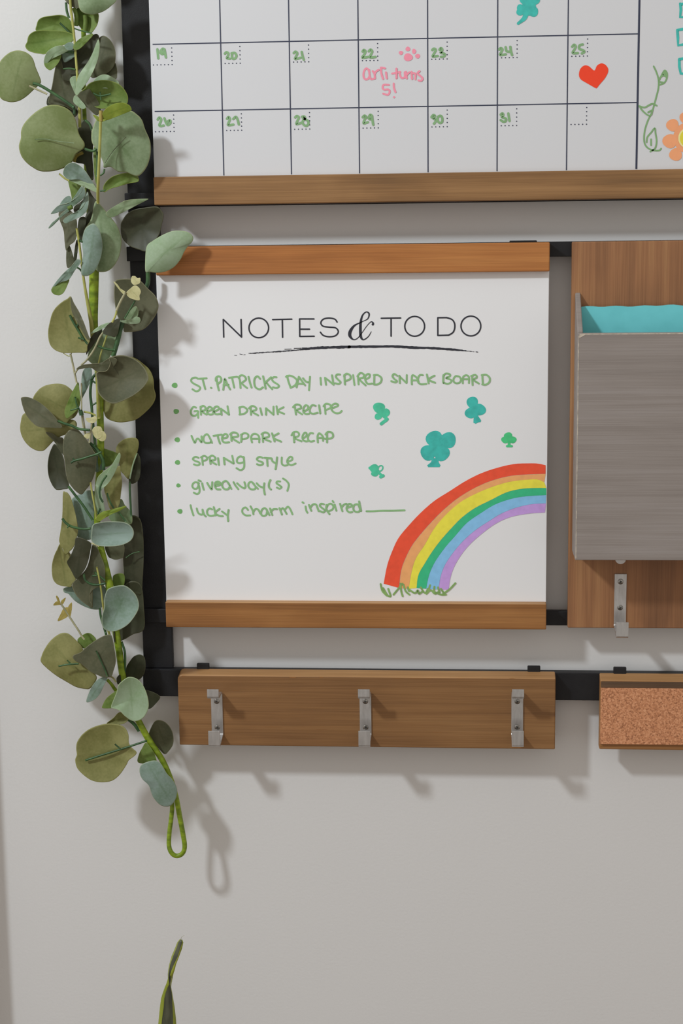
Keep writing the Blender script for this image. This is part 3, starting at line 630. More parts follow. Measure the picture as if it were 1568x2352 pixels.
# ------------------------------------------------------------------ eucalyptus garland
def lc(rgb, k=1.5): return alb(rgb, k)
M['leaf_sage'] = leaf_mat('leaf_sage', lc((100, 118, 84)), lc((124, 140, 110)), lc((150, 156, 116)))
M['leaf_olive'] = leaf_mat('leaf_olive', lc((98, 98, 54), 1.65), lc((118, 116, 72), 1.65), lc((132, 130, 80)))
M['leaf_dusk'] = leaf_mat('leaf_dusk', lc((72, 75, 54), 1.3), lc((90, 90, 68), 1.3), lc((118, 116, 90)))
M['leaf_moss'] = leaf_mat('leaf_moss', lc((100, 112, 66)), lc((120, 130, 90)), lc((136, 140, 90)))
M['leaf_blue'] = leaf_mat('leaf_blue', lc((92, 112, 94), 1.6), lc((116, 132, 124), 1.6), lc((150, 160, 136)))
M['leaf_green'] = leaf_mat('leaf_green', lc((84, 106, 42)), lc((106, 124, 64)), lc((130, 140, 70)), transl=0.2)
M['leaf_bright'] = leaf_mat('leaf_bright', lc((104, 126, 44)), lc((124, 136, 50)), lc((140, 150, 60)), transl=0.25)
M['leaf_dark'] = leaf_mat('leaf_dark', lc((50, 54, 34), 1.1), lc((64, 64, 46), 1.1), lc((88, 88, 64), 1.1), rough=0.5, transl=0.04)
M['leaf_light'] = leaf_mat('leaf_light', lc((116, 136, 104), 1.65), lc((132, 149, 124), 1.65), lc((150, 162, 126)))
M['bud'] = leaf_mat('bud', lc((170, 166, 120)), lc((190, 186, 144)), lc((196, 190, 150)), transl=0.2)
M['bud_gold'] = leaf_mat('bud_gold', lc((124, 110, 48)), lc((150, 136, 74)), lc((160, 150, 90)), transl=0.2)
M['stem_main'] = noise_mat('stem_main', lc((84, 104, 18)), lc((126, 146, 34)), (60, 60, 160), rough=0.42, bump=0.5, bscale=(260, 260, 160), spec=0.4)
M['stem_thin'] = noise_mat('stem_thin', lc((130, 132, 62)), lc((150, 150, 82)), (90, 90, 90), rough=0.5)
M['stem_green'] = noise_mat('stem_green', lc((34, 62, 34)), lc((56, 88, 48)), (90, 90, 90), rough=0.45)
M['stem_grey'] = noise_mat('stem_grey', lc((120, 120, 92)), lc((150, 146, 116)), (90, 90, 90), rough=0.5)

g = thing('eucalyptus_garland', at(406, 1968, 50), 'long artificial eucalyptus garland hanging down the left side of the black frame', 'garland')
A_, B_, C_, D_, E_ = (0, 0, 4.3556), (0, 200, 4.3556), (90, 360, 4.3556), (90, 600, 5.4069), (30, 800, 4.48)
F_, G_, H_, I_, J_ = (90, 1000, 6.0308), (90, 1200, 6.0308), (60, 1420, 4.3556), (60, 1360, 3.2667), (300, 1780, 5.6)
LN = 0
def GD(d): return 24 + (d - 24) * 0.62
def leaf(c, mat, d, s, gx=0.0, gy=0.0, cup=0.0, ctr=None, name='leaf', base=None, tip=None, mrk=True):
    """leaf blade: outline s in crop c, d mm from the wall at its middle, gx/gy mm of depth per photograph pixel, cup mm of dishing"""
    global LN
    d = GD(d)
    P = [crop(c, p) for p in pts(s)]
    O = catmull(P, 5, True) if len(P) > 5 else catmull(P, 7, True)
    n = len(O)
    if ctr: cx, cy = crop(c, ctr)
    else:
        A = 0; cx = cy = 0
        for (x0, y0), (x1, y1) in zip(O, O[1:] + O[:1]):
            k = x0 * y1 - x1 * y0; A += k; cx += (x0 + x1) * k; cy += (y0 + y1) * k
        cx /= 3 * A; cy /= 3 * A
    R = max(math.dist(o, (cx, cy)) for o in O)
    rnd = random.Random(LN * 13 + 1); LN += 1
    ph = rnd.uniform(0, 6.28); wav = min(1.6, R * 0.03)
    # principal axis = midrib direction
    sxx = sum((x - cx) ** 2 for x, y in O); syy = sum((y - cy) ** 2 for x, y in O); sxy = sum((x - cx) * (y - cy) for x, y in O)
    th = 0.5 * math.atan2(2 * sxy, sxx - syy); ax, ay = math.cos(th), math.sin(th)
    rings = [1.0, 0.955, 0.84, 0.66, 0.44, 0.2]
    V, Fc, rim, vein = [], [], [], []
    def depth(x, y, r, a):
        off = abs((x - cx) * -ay + (y - cy) * ax)               # distance from the midrib, px
        return d + gx * (x - cx) + gy * (y - cy) + cup * (r * r) + wav * r * r * math.sin(3 * a + ph) * 0.6 - 0.012 * off * (1 if cup <= 0 else -1)
    def vn(x, y, r):
        u = (x - cx) * ax + (y - cy) * ay; v = (x - cx) * -ay + (y - cy) * ax
        k = 1.0 if abs(v) < 0.035 * R else 0.0
        return k * (1 - r) * 0.8
    for r in rings:
        for j, (x, y) in enumerate(O):
            X, Y = cx + (x - cx) * r, cy + (y - cy) * r
            a = math.atan2(y - cy, x - cx)
            V.append(at(X, Y, depth(X, Y, r, a))); rim.append(r); vein.append(vn(X, Y, r))
    V.append(at(cx, cy, depth(cx, cy, 0, 0))); rim.append(0.0); vein.append(0.6)
    for k in range(len(rings) - 1):
        for j in range(n):
            Fc.append((k * n + j, (k + 1) * n + j, (k + 1) * n + (j + 1) % n, k * n + (j + 1) % n))
    k = len(rings) - 1
    for j in range(n): Fc.append((k * n + j, len(V) - 1, k * n + (j + 1) % n))
    o = put(name, V, Fc, M[mat], g)
    for nm, val in (('rim', rim), ('vein', vein)):
        at_ = o.data.attributes.new(nm, 'FLOAT', 'POINT'); at_.data.foreach_set('value', val)
    sm = o.modifiers.new('thick', 'SOLIDIFY'); sm.thickness = 0.0005; sm.offset = 0
    return o
def stem(c, s, d, r, mat, name='twig', parent=None, d1=None, r1=None):
    P = [crop(c, p) for p in pts(s)]; n = len(P)
    d = GD(d); dd = [d + ((d1 if d1 is not None else d) - d) * k / (n - 1) for k in range(n)]
    rr_ = [(r + ((r1 if r1 is not None else r) - r) * k / (n - 1)) / 1000 for k in range(n)]
    return tube(name, [at(p[0], p[1], q) for p, q in zip(P, dd)], rr_, M[mat], parent or g, 8, 5)

# main stems
def mstem(L, name, mat, seg=10):
    tube(name, [at(p[0], p[1], GD(p[2]) if p[2] > 56 else (p[2] - 10 + 2 * (p[1] > 1600))) for p in L], [p[3] / 1000 for p in L], M[mat], g, seg, 5)
mstem([(176, -190, 50, 4), (184, -60, 44, 3), (192, 80, 37, 2.4), (192, 200, 36, 2.2), (196, 320, 36, 2.2), (200, 420, 37, 2.6), (209, 520, 42, 3.6), (216, 590, 48, 4.8), (215, 680, 50, 4.9), (215, 740, 52, 4.4), (220, 800, 52, 3.8), (228, 880, 52, 3.8), (230, 960, 54, 3.7), (231, 1040, 54, 3.6), (226, 1110, 52, 3.5), (222, 1180, 52, 3.4), (230, 1250, 52, 3.6), (241, 1300, 54, 4.0), (252, 1350, 54, 4.3), (258, 1400, 54, 4.0), (267, 1455, 54, 3.9), (274, 1500, 54, 3.8), (282, 1555, 54, 3.6), (296, 1610, 54, 3.5), (320, 1660, 54, 3.4), (345, 1705, 53, 3.5), (372, 1745, 52, 3.2), (392, 1790, 51, 3.0), (404, 1830, 51, 2.9), (412, 1872, 50, 2.8), (420, 1915, 50, 2.7), (424, 1944, 50, 2.6), (419, 1960, 50, 2.5), (406, 1966, 50, 2.5), (394, 1959, 50, 2.5), (388, 1942, 49, 2.5), (389, 1912, 48, 2.5), (393, 1880, 47, 2.5), (395, 1845, 46, 2.5), (386, 1800, 46, 2.4)], 'main_stem', 'stem_main')
mstem([(158, -60, 74, 1.3), (162, 12, 74, 1.3), (166, 46, 74, 1.3), (171, 92, 74, 1.2), (174, 130, 74, 1.2), (178, 180, 74, 1.3), (181, 210, 72, 1.4), (183, 260, 70, 1.6), (183, 292, 66, 1.5)], 'branch', 'stem_thin', 8)
mstem([(231, 276, 114, 1.5), (230, 310, 112, 1.4), (228, 360, 108, 1.4), (225, 430, 94, 1.5), (225, 466, 76, 1.5)], 'branch', 'stem_thin', 8)
mstem([(176, 524, 78, 1.2), (182, 560, 78, 1.2), (188, 610, 76, 1.2), (195, 660, 74, 1.4), (203, 705, 70, 1.8), (210, 745, 66, 2.2), (213, 780, 60, 2.2)], 'branch', 'stem_thin', 8)
mstem([(222, 850, 84, 1.4), (223, 876, 82, 1.5), (225, 920, 76, 1.7), (227, 960, 66, 2.0)], 'branch', 'stem_thin', 8)
mstem([(208, 1108, 92, 0.8), (213, 1140, 92, 0.8), (218, 1170, 92, 0.8), (221, 1192, 92, 0.8)], 'branch', 'stem_thin', 8)
mstem([(222, 1302, 92, 0.9), (228, 1330, 92, 0.9), (233, 1360, 92, 0.9), (237, 1392, 88, 1.1), (246, 1440, 72, 1.2), (256, 1470, 62, 1.3)], 'branch', 'stem_thin', 8)
mstem([(187, 880, 86, 0.8), (188, 958, 86, 0.8), (196, 1000, 86, 0.8)], 'branch', 'stem_grey', 8)
mstem([(180, 1560, 78, 1.0), (262, 1567, 70, 1.0)][:0] or [(246, 1561, 72, 1.6), (256, 1572, 70, 1.7), (266, 1586, 64, 1.9), (284, 1604, 58, 2.0)], 'branch', 'stem_main', 8)

# leaves, from the top down
leaf(A_, 'leaf_dusk', 70, '620,-110 636,-20 700,55 760,80 800,70 800,-10 770,-90 690,-130', gx=.05)
leaf(A_, 'leaf_sage', 82, '800,-120 775,-40 785,40 800,95 840,130 900,145 960,140 1040,110 1110,60 1165,0 1150,-80 1050,-150 900,-170', gx=-.05, gy=.05, cup=-4)
leaf((0, 0, 1), 'leaf_sage', 70, '120,-120 150,-160 200,-150 215,-110 190,-70 140,-80')
leaf((0, 0, 1), 'leaf_olive', 60, '205,-190 250,-200 280,-160 262,-120 220,-130')
leaf((0, 0, 1), 'leaf_blue', 78, '95,-60 130,-90 160,-60 150,-25 110,-20')
leaf(A_, 'leaf_green', 56, '800,60 870,100 975,130 985,190 970,250 940,300 910,330 870,320 820,290 770,230 740,140', cup=3)
leaf(A_, 'leaf_green', 62, '365,310 366,250 385,200 430,172 500,160 590,150 650,160 700,200 735,290 745,340 640,318 500,312', gy=-.12, cup=3)
leaf(A_, 'leaf_green', 68, '735,345 650,315 520,306 400,305 330,320 285,360 270,420 252,460 275,500 330,525 400,537 450,540 520,500 600,460 700,430 740,390', gy=.06, cup=4)
leaf(A_, 'leaf_green', 74, '440,625 450,580 520,560 610,545 600,600 560,660 510,700 480,695 450,665', gy=.1)
leaf(A_, 'leaf_light', 78, '438,625 450,560 480,510 540,470 600,455 660,465 705,490 640,530 560,570 500,600 465,640', gx=-.05, gy=-.1)
leaf(A_, 'leaf_blue', 80, '645,450 700,420 735,440 740,480 700,505 660,490')
leaf(A_, 'leaf_green', 90, '732,470 760,420 820,375 910,338 930,352 880,410 830,460 790,492 750,500', gx=.05)
leaf(A_, 'leaf_dark', 46, '600,560 680,500 760,440 860,400 950,340 990,365 985,450 930,600 860,720 790,760 700,800 630,790 600,680', cup=2)
leaf(A_, 'leaf_blue', 58, '625,530 640,620 700,600 770,540 740,500 680,500')
leaf(A_, 'leaf_dusk', 52, '985,390 1020,360 1060,365 1110,410 1145,480 1157,560 1145,640 1110,700 1040,750 960,775 915,775 880,700 900,560 950,450', gx=.1, cup=-3)
leaf(A_, 'leaf_dusk', 42, '1080,600 1145,620 1168,680 1172,740 1160,790 1080,785 1010,740', gx=.05)
leaf(A_, 'leaf_dusk', 48, '560,650 600,590 620,640 640,740 700,800 760,860 785,960 780,1060 740,1110 640,1060 500,1040 485,1000 520,860 540,740', gx=-.05, cup=2)
leaf(B_, 'leaf_dark', 44, '490,90 470,180 560,185 660,210 740,300 780,240 700,160 600,100')
leaf(B_, 'leaf_dark', 44, '780,420 850,320 900,400 930,560 925,700 935,920 880,900 850,780 770,760 740,720 760,560')
leaf(A_, 'leaf_dark', 64, '612,700 640,678 700,680 760,700 790,740 780,790 700,810 640,800 620,760')
leaf(A_, 'leaf_light', 66, '930,830 980,765 1050,745 1120,770 1190,830 1150,880 1000,880')
leaf(A_, 'leaf_light', 70, '700,790 760,760 790,850 770,960 720,870')
leaf(A_, 'leaf_moss', 74, '0,620 40,570 100,525 170,505 240,515 300,550 335,600 360,680 390,750 410,810 400,840 340,895 270,960 200,1005 130,1022 70,1015 10,985 -25,900 -40,800 -30,700', gx=-.03, gy=-.05, cup=-3)
leaf(B_, 'leaf_green', 64, '780,90 850,10 900,-40 980,-65 1060,-68 1150,-48 1220,-4 1265,60 1280,110 1270,170 1230,200 1130,205 1000,215 900,170', gx=-.04, cup=5)
leaf(B_, 'leaf_dusk', 74, '772,92 870,0 915,50 960,110 1000,180 1005,240 965,282 900,230 850,180', gx=-.08)
leaf(A_, 'leaf_light', 94, '985,395 998,450 990,540 970,620 930,720 880,810 820,890 765,962 758,880 780,770 830,690 890,600 930,520 960,440', gx=.1)
leaf(B_, 'leaf_light', 78, '735,150 740,95 765,85 800,120 860,195 830,220 780,195')
leaf(B_, 'leaf_sage', 86, '915,470 925,420 960,330 1020,260 1150,235 1300,235 1370,275 1420,330 1450,420 1490,510 1505,570 1505,670 1480,770 1440,840 1385,890 1330,880 1270,855 1180,845 1110,800 1040,805 1035,760 1000,680 960,620 920,550', gx=-.03, gy=-.03, cup=-4, ctr=(1200, 560))
leaf(B_, 'leaf_bright', 116, '1020,310 1030,250 1080,200 1150,165 1230,158 1290,180 1312,210 1310,235 1230,270 1130,310 1050,335', gy=-.1)
leaf(B_, 'leaf_bright', 114, '930,280 965,285 1010,320 1060,325 1030,345 980,340')
leaf(B_, 'leaf_green', 70, '940,600 975,640 990,800 988,1000 960,960 940,850 932,700')
leaf(B_, 'leaf_moss', 86, '845,560 840,610 800,640 760,670 735,720 720,750 660,800 560,835 480,845 400,840 330,805 260,750 210,680 190,590 210,510 212,440 240,370 300,300 370,240 450,195 520,178 600,185 670,215 720,260 760,340 780,430 800,490', gx=-.02, gy=-.06, cup=-4)
leaf(C_, 'leaf_sage', 74, '300,232 400,215 480,230 540,270 580,330 578,360 500,325 420,290 340,255', gy=.1)
leaf(C_, 'leaf_blue', 78, '238,160 265,90 330,58 400,85 460,140 520,230 575,320 500,280 400,228 310,230 262,205', gy=-.12)
leaf(C_, 'leaf_green', 64, '640,340 645,290 680,240 740,195 850,165 960,170 985,195 992,247 900,265 800,295 700,325 655,355', gy=-.04, cup=3)
leaf(C_, 'leaf_green', 56, '290,230 340,240 410,260 460,330 440,380 400,430 340,480 320,380')
leaf(C_, 'leaf_blue', 66, '330,460 310,395 270,400 230,440 200,500 250,510 320,490')
leaf(C_, 'leaf_dark', 50, '480,310 540,400 590,470 585,600 520,690 450,740 440,660 490,520 470,400')  # shaded side of the neighbouring leaf, its shade put into the dark colour
leaf(C_, 'leaf_dusk', 58, '205,545 300,530 370,620 378,720 372,800 350,850 300,890 270,938 255,850 245,740 200,620', gx=.06)
leaf(C_, 'leaf_dusk', 54, '272,940 300,885 330,960 348,1060 280,1108')
leaf(C_, 'leaf_dark', 54, '345,1060 350,960 370,840 390,850 380,980 365,1060')
leaf(C_, 'leaf_dark', 58, '400,620 450,600 470,640 450,760 430,830 400,830 383,730')
leaf(C_, 'leaf_dark', 68, '350,500 440,430 475,350 495,430 440,510 360,560')
leaf(C_, 'leaf_blue', 80, '118,574 150,525 200,485 290,460 380,400 430,340 425,290 462,335 455,400 380,470 300,520 210,550', gy=-.1, gx=.05)
leaf(C_, 'leaf_blue', 80, '238,640 290,590 400,530 465,450 485,350 497,440 480,530 440,580 380,617 310,648 265,668', gy=.08)
leaf(C_, 'leaf_blue', 84, '93,712 130,660 190,610 240,555 290,518 300,545 240,585 180,645 115,708')
leaf(C_, 'leaf_sage', 66, '560,450 620,490 700,590 760,660 800,740 822,830 815,930 790,1020 740,1100 680,1145 600,1152 560,1120 470,1000 440,860 450,740 520,620', gx=-.04, cup=-4)
leaf(C_, 'leaf_blue', 86, '422,1172 425,1090 440,980 430,880 440,780 470,710 540,668 590,710 620,790 633,890 620,990 590,1080 550,1150 490,1190 445,1192', gx=-.03, cup=-3)
leaf(C_, 'leaf_sage', 70, '665,572 700,530 780,480 860,440 950,425 1078,420 1082,430 1000,472 920,515 840,555 760,595 705,608', gy=-.12)
leaf(C_, 'leaf_dark', 44, '815,700 830,640 880,570 950,530 1050,510 1180,500 1230,550 1243,600 1220,700 1200,780 1150,850 1080,944 1000,930 900,890 830,810', gx=.04, cup=4)  # dark colour holds the leaf underside and the shadow on it
leaf(C_, 'leaf_light', 84, '1065,1152 1060,1060 1075,900 1140,840 1240,780 1330,745 1410,740 1490,755 1538,800 1530,850 1490,890 1450,950 1410,1030 1350,1100 1270,1145 1180,1160 1100,1152', gx=-.04, gy=-.02, cup=-4)
leaf(D_, 'leaf_green', 74, '150,360 200,290 280,250 372,222 350,300 310,380 270,415 235,425 180,408', gy=.08)
leaf(D_, 'leaf_blue', 80, '150,355 165,320 230,230 310,140 400,60 470,-25 520,-5 500,40 440,120 370,225 270,262 190,305', gy=-.1)
leaf(D_, 'leaf_olive', 76, '390,438 430,520 500,640 560,780 610,920 632,980 600,1050 585,1130 470,1135 350,1140 280,1135 200,1105 140,1045 115,960 112,860 130,760 160,650 210,570 290,500 350,465', gx=.06, cup=3)
leaf(D_, 'leaf_dusk', 94, '390,438 430,520 500,640 560,780 610,920 632,980 590,960 520,840 440,700 400,600', gx=.1)
leaf(D_, 'leaf_dusk', 70, '930,420 940,260 980,225 1130,218 1250,240 1350,340 1440,430 1480,540 1460,640 1400,740 1340,810 1260,860 1100,880 1050,868 1040,780 980,700 950,600', gx=-.02, cup=3)
leaf(D_, 'leaf_sage', 78, '1060,720 1110,640 1190,560 1230,600 1220,690 1150,730')
leaf(D_, 'leaf_light', 92, '1002,740 1060,735 1150,715 1200,690 1245,700 1258,740 1230,772 1160,777 1060,768', gy=-.1)
leaf(D_, 'leaf_sage', 66, '600,1200 650,1010 790,860 860,830 880,900 960,940 985,950 930,1060 880,1180 830,1240 740,1272 670,1277 620,1240', gx=-.05, cup=-3)
leaf(D_, 'leaf_dark', 78, '785,850 700,880 640,950 598,1040 583,1160 620,1110 700,1000')
leaf(D_, 'leaf_light', 84, '640,900 700,838 780,788 875,762 810,825 720,872')
leaf(D_, 'leaf_dark', 92, '790,892 830,810 900,750 992,708 1002,760 990,830 975,900 940,942 890,932')
leaf(E_, 'leaf_olive', 56, '880,480 900,300 1100,120 1230,93 1340,160 1410,230 1445,320 1450,410 1468,490 1440,570 1370,650 1270,730 1180,755 1090,762 1000,740 950,700 928,630', gx=-.02, gy=.04, cup=-3)
leaf(E_, 'leaf_dusk', 88, '860,250 960,230 1000,150 990,95 1100,73 1190,85 1280,130 1350,200 1387,280 1387,330 1340,400 1260,470 1150,530 1040,568 960,545 900,490 873,440 866,350', gx=-.03, gy=.05, cup=8)
leaf(E_, 'leaf_dusk', 98, '650,216 700,175 800,160 900,150 1000,98 1062,108 1062,150 1020,200 960,237 900,247 850,230 800,200 730,203', gy=-.05)
leaf(E_, 'leaf_blue', 66, '693,540 700,400 710,270 740,205 800,200 812,260 800,320 770,400 730,480')
leaf(E_, 'leaf_olive', 66, '205,515 260,430 330,385 430,365 510,370 570,400 620,450 660,520 672,600 665,660 630,712 580,738 520,800 420,780 300,700 220,600', gx=.02, cup=-3)
leaf(E_, 'leaf_green', 78, '668,350 682,430 692,520 682,600 655,640 600,690 550,722 530,650 560,560 605,460', gx=.08)
leaf(E_, 'leaf_olive', 60, '120,668 80,760 76,850 110,940 170,1010 240,1050 310,1054 360,1012 420,950 500,902 600,862 655,800 630,740 500,722 300,650', gx=.02, gy=.04, cup=-3)
leaf(E_, 'leaf_dusk', 90, '85,545 88,505 160,503 250,543 330,600 400,670 460,740 503,800 490,822 380,817 260,807 180,745 120,655', gy=.06)
leaf(F_, 'leaf_dusk', 64, '90,-40 180,-30 250,20 335,50 345,270 290,210 210,90')
leaf(F_, 'leaf_dark', 58, '215,118 170,180 135,280 118,420 130,560 165,660 215,737 260,757 340,747 395,737 412,680 372,560 352,420 340,330 292,210', gx=.05, cup=3)
leaf(F_, 'leaf_dusk', 88, '330,130 350,20 400,-60 470,-92 530,-82 610,0 690,110 750,210 790,290 787,400 770,520 720,650 640,762 590,817 530,792 460,722 400,632 370,520 358,380 338,260', gx=-.03, cup=-3)
leaf(F_, 'leaf_green', 52, '700,113 800,135 900,180 1092,258 1040,360 960,430 880,420 850,330 760,220')
leaf(F_, 'leaf_blue', 60, '780,280 850,320 880,400 870,470 790,510 760,430')
leaf(F_, 'leaf_olive', 44, '1060,230 1080,140 1140,75 1220,38 1345,40 1380,120 1350,260 1310,380 1285,500 1240,605 1170,540 1120,470 1100,330', gx=-.03)
leaf(F_, 'leaf_dark', 38, '1350,240 1400,330 1400,520 1372,622 1290,672 1238,620 1270,520 1310,380')
leaf(F_, 'leaf_olive', 62, '1110,420 1132,540 1147,660 1132,800 1112,950 1060,1035 980,1020 930,850 900,720 980,560', gx=-.04)
leaf(F_, 'leaf_sage', 50, '1130,880 1190,970 1255,1040 1287,1120 1272,1230 1130,1200 1000,1190 960,1100 1040,1000')
leaf(F_, 'leaf_blue', 58, '452,900 500,843 560,813 640,768 720,763 790,800 830,950 830,1100 790,1290 760,1400 700,1445 620,1442 530,1400 525,1300 500,1080', gx=.03, cup=-3)
leaf(F_, 'leaf_olive', 72, '330,798 360,783 400,803 440,870 480,1000 515,1150 537,1300 520,1420 480,1540 430,1600 366,1650 320,1560 278,1470 288,1380 308,1250 323,1050', gx=.05)
leaf(F_, 'leaf_light', 84, '1110,240 1130,290 1090,420 1030,550 960,660 900,720 860,770 850,860 880,930 910,1045 850,1085 800,1060 770,900 778,720 808,590 870,518 960,448 1040,378 1080,300', gx=-.06, ctr=(840, 700))
leaf(F_, 'leaf_bright', 122, '785,1155 830,1090 900,1050 1000,1030 1100,1000 1190,978 1203,990 1100,1050 1000,1092 900,1150 830,1192', gy=-.05)
leaf(G_, 'leaf_dark', 32, '1180,-20 1290,-98 1400,-38 1440,200 1445,500 1430,800 1410,1000 1300,960 1180,875 1172,700 1162,450 1180,200', cup=2)
leaf(G_, 'leaf_dark', 34, '1180,870 1400,850 1450,1200 1450,1480 1300,1550 1180,1620 1060,1660 1030,1560 1100,1300', cup=2)
leaf(G_, 'leaf_dusk', 46, '920,310 1160,300 1168,470 1130,500 1060,517 1000,500 950,460')
leaf(G_, 'leaf_green', 44, '1028,735 1172,718 1165,880 1040,890')
leaf(F_, 'leaf_blue', 112, '720,1450 725,1340 745,1240 830,1210 950,1195 1120,1198 1200,1213 1260,1248 1302,1310 1307,1380 1272,1450 1190,1502 1070,1532 900,1537 790,1517', gx=-.04, gy=.04, cup=6)
leaf(G_, 'leaf_olive', 60, '290,298 340,410 400,390 480,560 507,780 455,850 440,892 360,887 260,862 198,800 176,700 178,580 208,460 250,370', gx=.05, cup=3)
leaf(G_, 'leaf_blue', 56, '330,930 360,901 440,888 500,860 640,900 700,960 780,900 870,860 940,950 930,1080 850,1190 800,1207 720,1197 620,1160 510,1097 450,1040 400,985 350,970', gy=.05, cup=-2)
leaf(G_, 'leaf_dark', 80, '500,230 530,203 600,218 680,258 722,300 707,400 682,520 642,630 580,722 512,782 440,660 383,555 410,500 460,400 493,310', gx=-.04)
leaf(G_, 'leaf_dusk', 70, '735,312 790,325 850,450 905,600 915,760 890,880 800,900 720,960 690,1060 740,1180 640,1130 540,1040 480,950 458,850 560,745 650,640 700,500', gx=-.05, ctr=(740, 760))
leaf(G_, 'leaf_blue', 108, '870,1300 900,1180 905,1050 940,940 1000,900 1100,875 1190,878 1270,930 1340,1010 1377,1110 1372,1200 1320,1300 1240,1402 1140,1472 1040,1507 950,1502 890,1462 868,1390', gx=-.04, gy=.03, cup=6)
leaf(H_, 'leaf_green', 58, '513,225 550,178 610,148 660,163 702,222 640,280 570,300')
leaf(H_, 'leaf_olive', 72, '155,378 185,310 240,230 310,170 370,146 430,158 500,220 560,290 600,400 640,500 705,580 690,640 640,702 590,707 500,687 400,632 300,572 200,492 148,432', gx=.02, gy=.03, cup=-4)
leaf(H_, 'leaf_dusk', 88, '468,375 540,343 600,290 680,230 760,183 820,163 857,180 882,300 897,430 872,530 850,582 780,592 700,562 640,532 560,462 488,422', gx=.04)
leaf(H_, 'leaf_blue', 82, '603,838 630,740 680,650 740,600 815,583 775,680 735,760 680,817', gx=-.05)
leaf(H_, 'leaf_dark', 40, '1000,500 1030,440 1080,380 1140,363 1187,400 1190,520 1150,600 1080,620 1000,610')
leaf(H_, 'leaf_dark', 38, '1180,720 1335,776 1300,850 1228,908 1170,850')
leaf(H_, 'leaf_dark', 62, '905,600 940,565 945,640 915,660')
leaf(H_, 'leaf_olive', 56, '803,1058 870,1000 935,940 1000,975 1025,1010 980,1052 900,1067', cup=2)
leaf(H_, 'leaf_green', 80, '768,900 770,860 800,805 850,760 905,725 950,720 960,820 900,890')
leaf(H_, 'leaf_light', 88, '905,740 925,665 1000,600 1050,588 1110,608 1160,658 1200,738 1223,830 1222,900 1192,970 1150,1012 1090,1030 1040,1017 980,972 930,922 870,902 850,880', gx=-.03, gy=-.02, cup=4)
leaf(I_, 'leaf_olive', 78, '375,1170 385,1120 430,1060 500,1015 600,988 690,993 740,1018 767,1070 770,1130 790,1165 827,1200 815,1227 770,1262 750,1300 700,1372 640,1417 560,1427 490,1412 430,1372 383,1320 368,1260 380,1220', gx=.01, gy=.04, cup=4)
leaf(I_, 'leaf_dusk', 46, '920,1085 940,1010 975,963 1030,968 1077,1010 1102,1070 1102,1140 1072,1190 1035,1214 970,1145', gx=.05)
leaf(I_, 'leaf_green', 66, '900,1130 950,1190 975,1250 970,1272 900,1287 838,1275 845,1220 870,1170')
leaf(I_, 'leaf_blue', 80, '850,1340 870,1290 960,1263 1010,1288 1055,1360 1100,1410 1132,1480 1122,1550 1090,1597 1050,1609 1000,1592 950,1532 920,1450 870,1400', gx=-.04, cup=-3)
# buds
for s in ('1140,250 1150,190 1190,185 1220,210 1255,210 1250,270 1210,290 1170,292', '1080,395 1130,340 1190,300 1240,330 1262,380 1245,430 1247,482 1200,482 1120,452', '923,253 962,280 1010,340 1072,382 1050,412 990,350'):
    leaf(D_, 'bud', 112, s, name='bud')
for s in ('748,720 800,713 852,700 862,740 820,772 770,757', '813,850 840,808 900,808 922,860 902,920 860,930 832,900', '880,880 920,850 957,888 950,940 912,957 872,930', '728,900 780,868 802,890 770,932'):
    leaf(E_, 'bud', 88, s, name='bud')
for s in ('196,1147 240,1093 285,1115 300,1137', '233,1018 260,1030 290,1100 290,1125 255,1090', '369,1043 330,1130 300,1115 310,1080', '258,1367 300,1260 340,1190 402,1178 412,1250 385,1312', '448,1108 454,1180 432,1302 408,1298 398,1180'):
    leaf(G_, 'bud_gold', 82, s, name='bud')
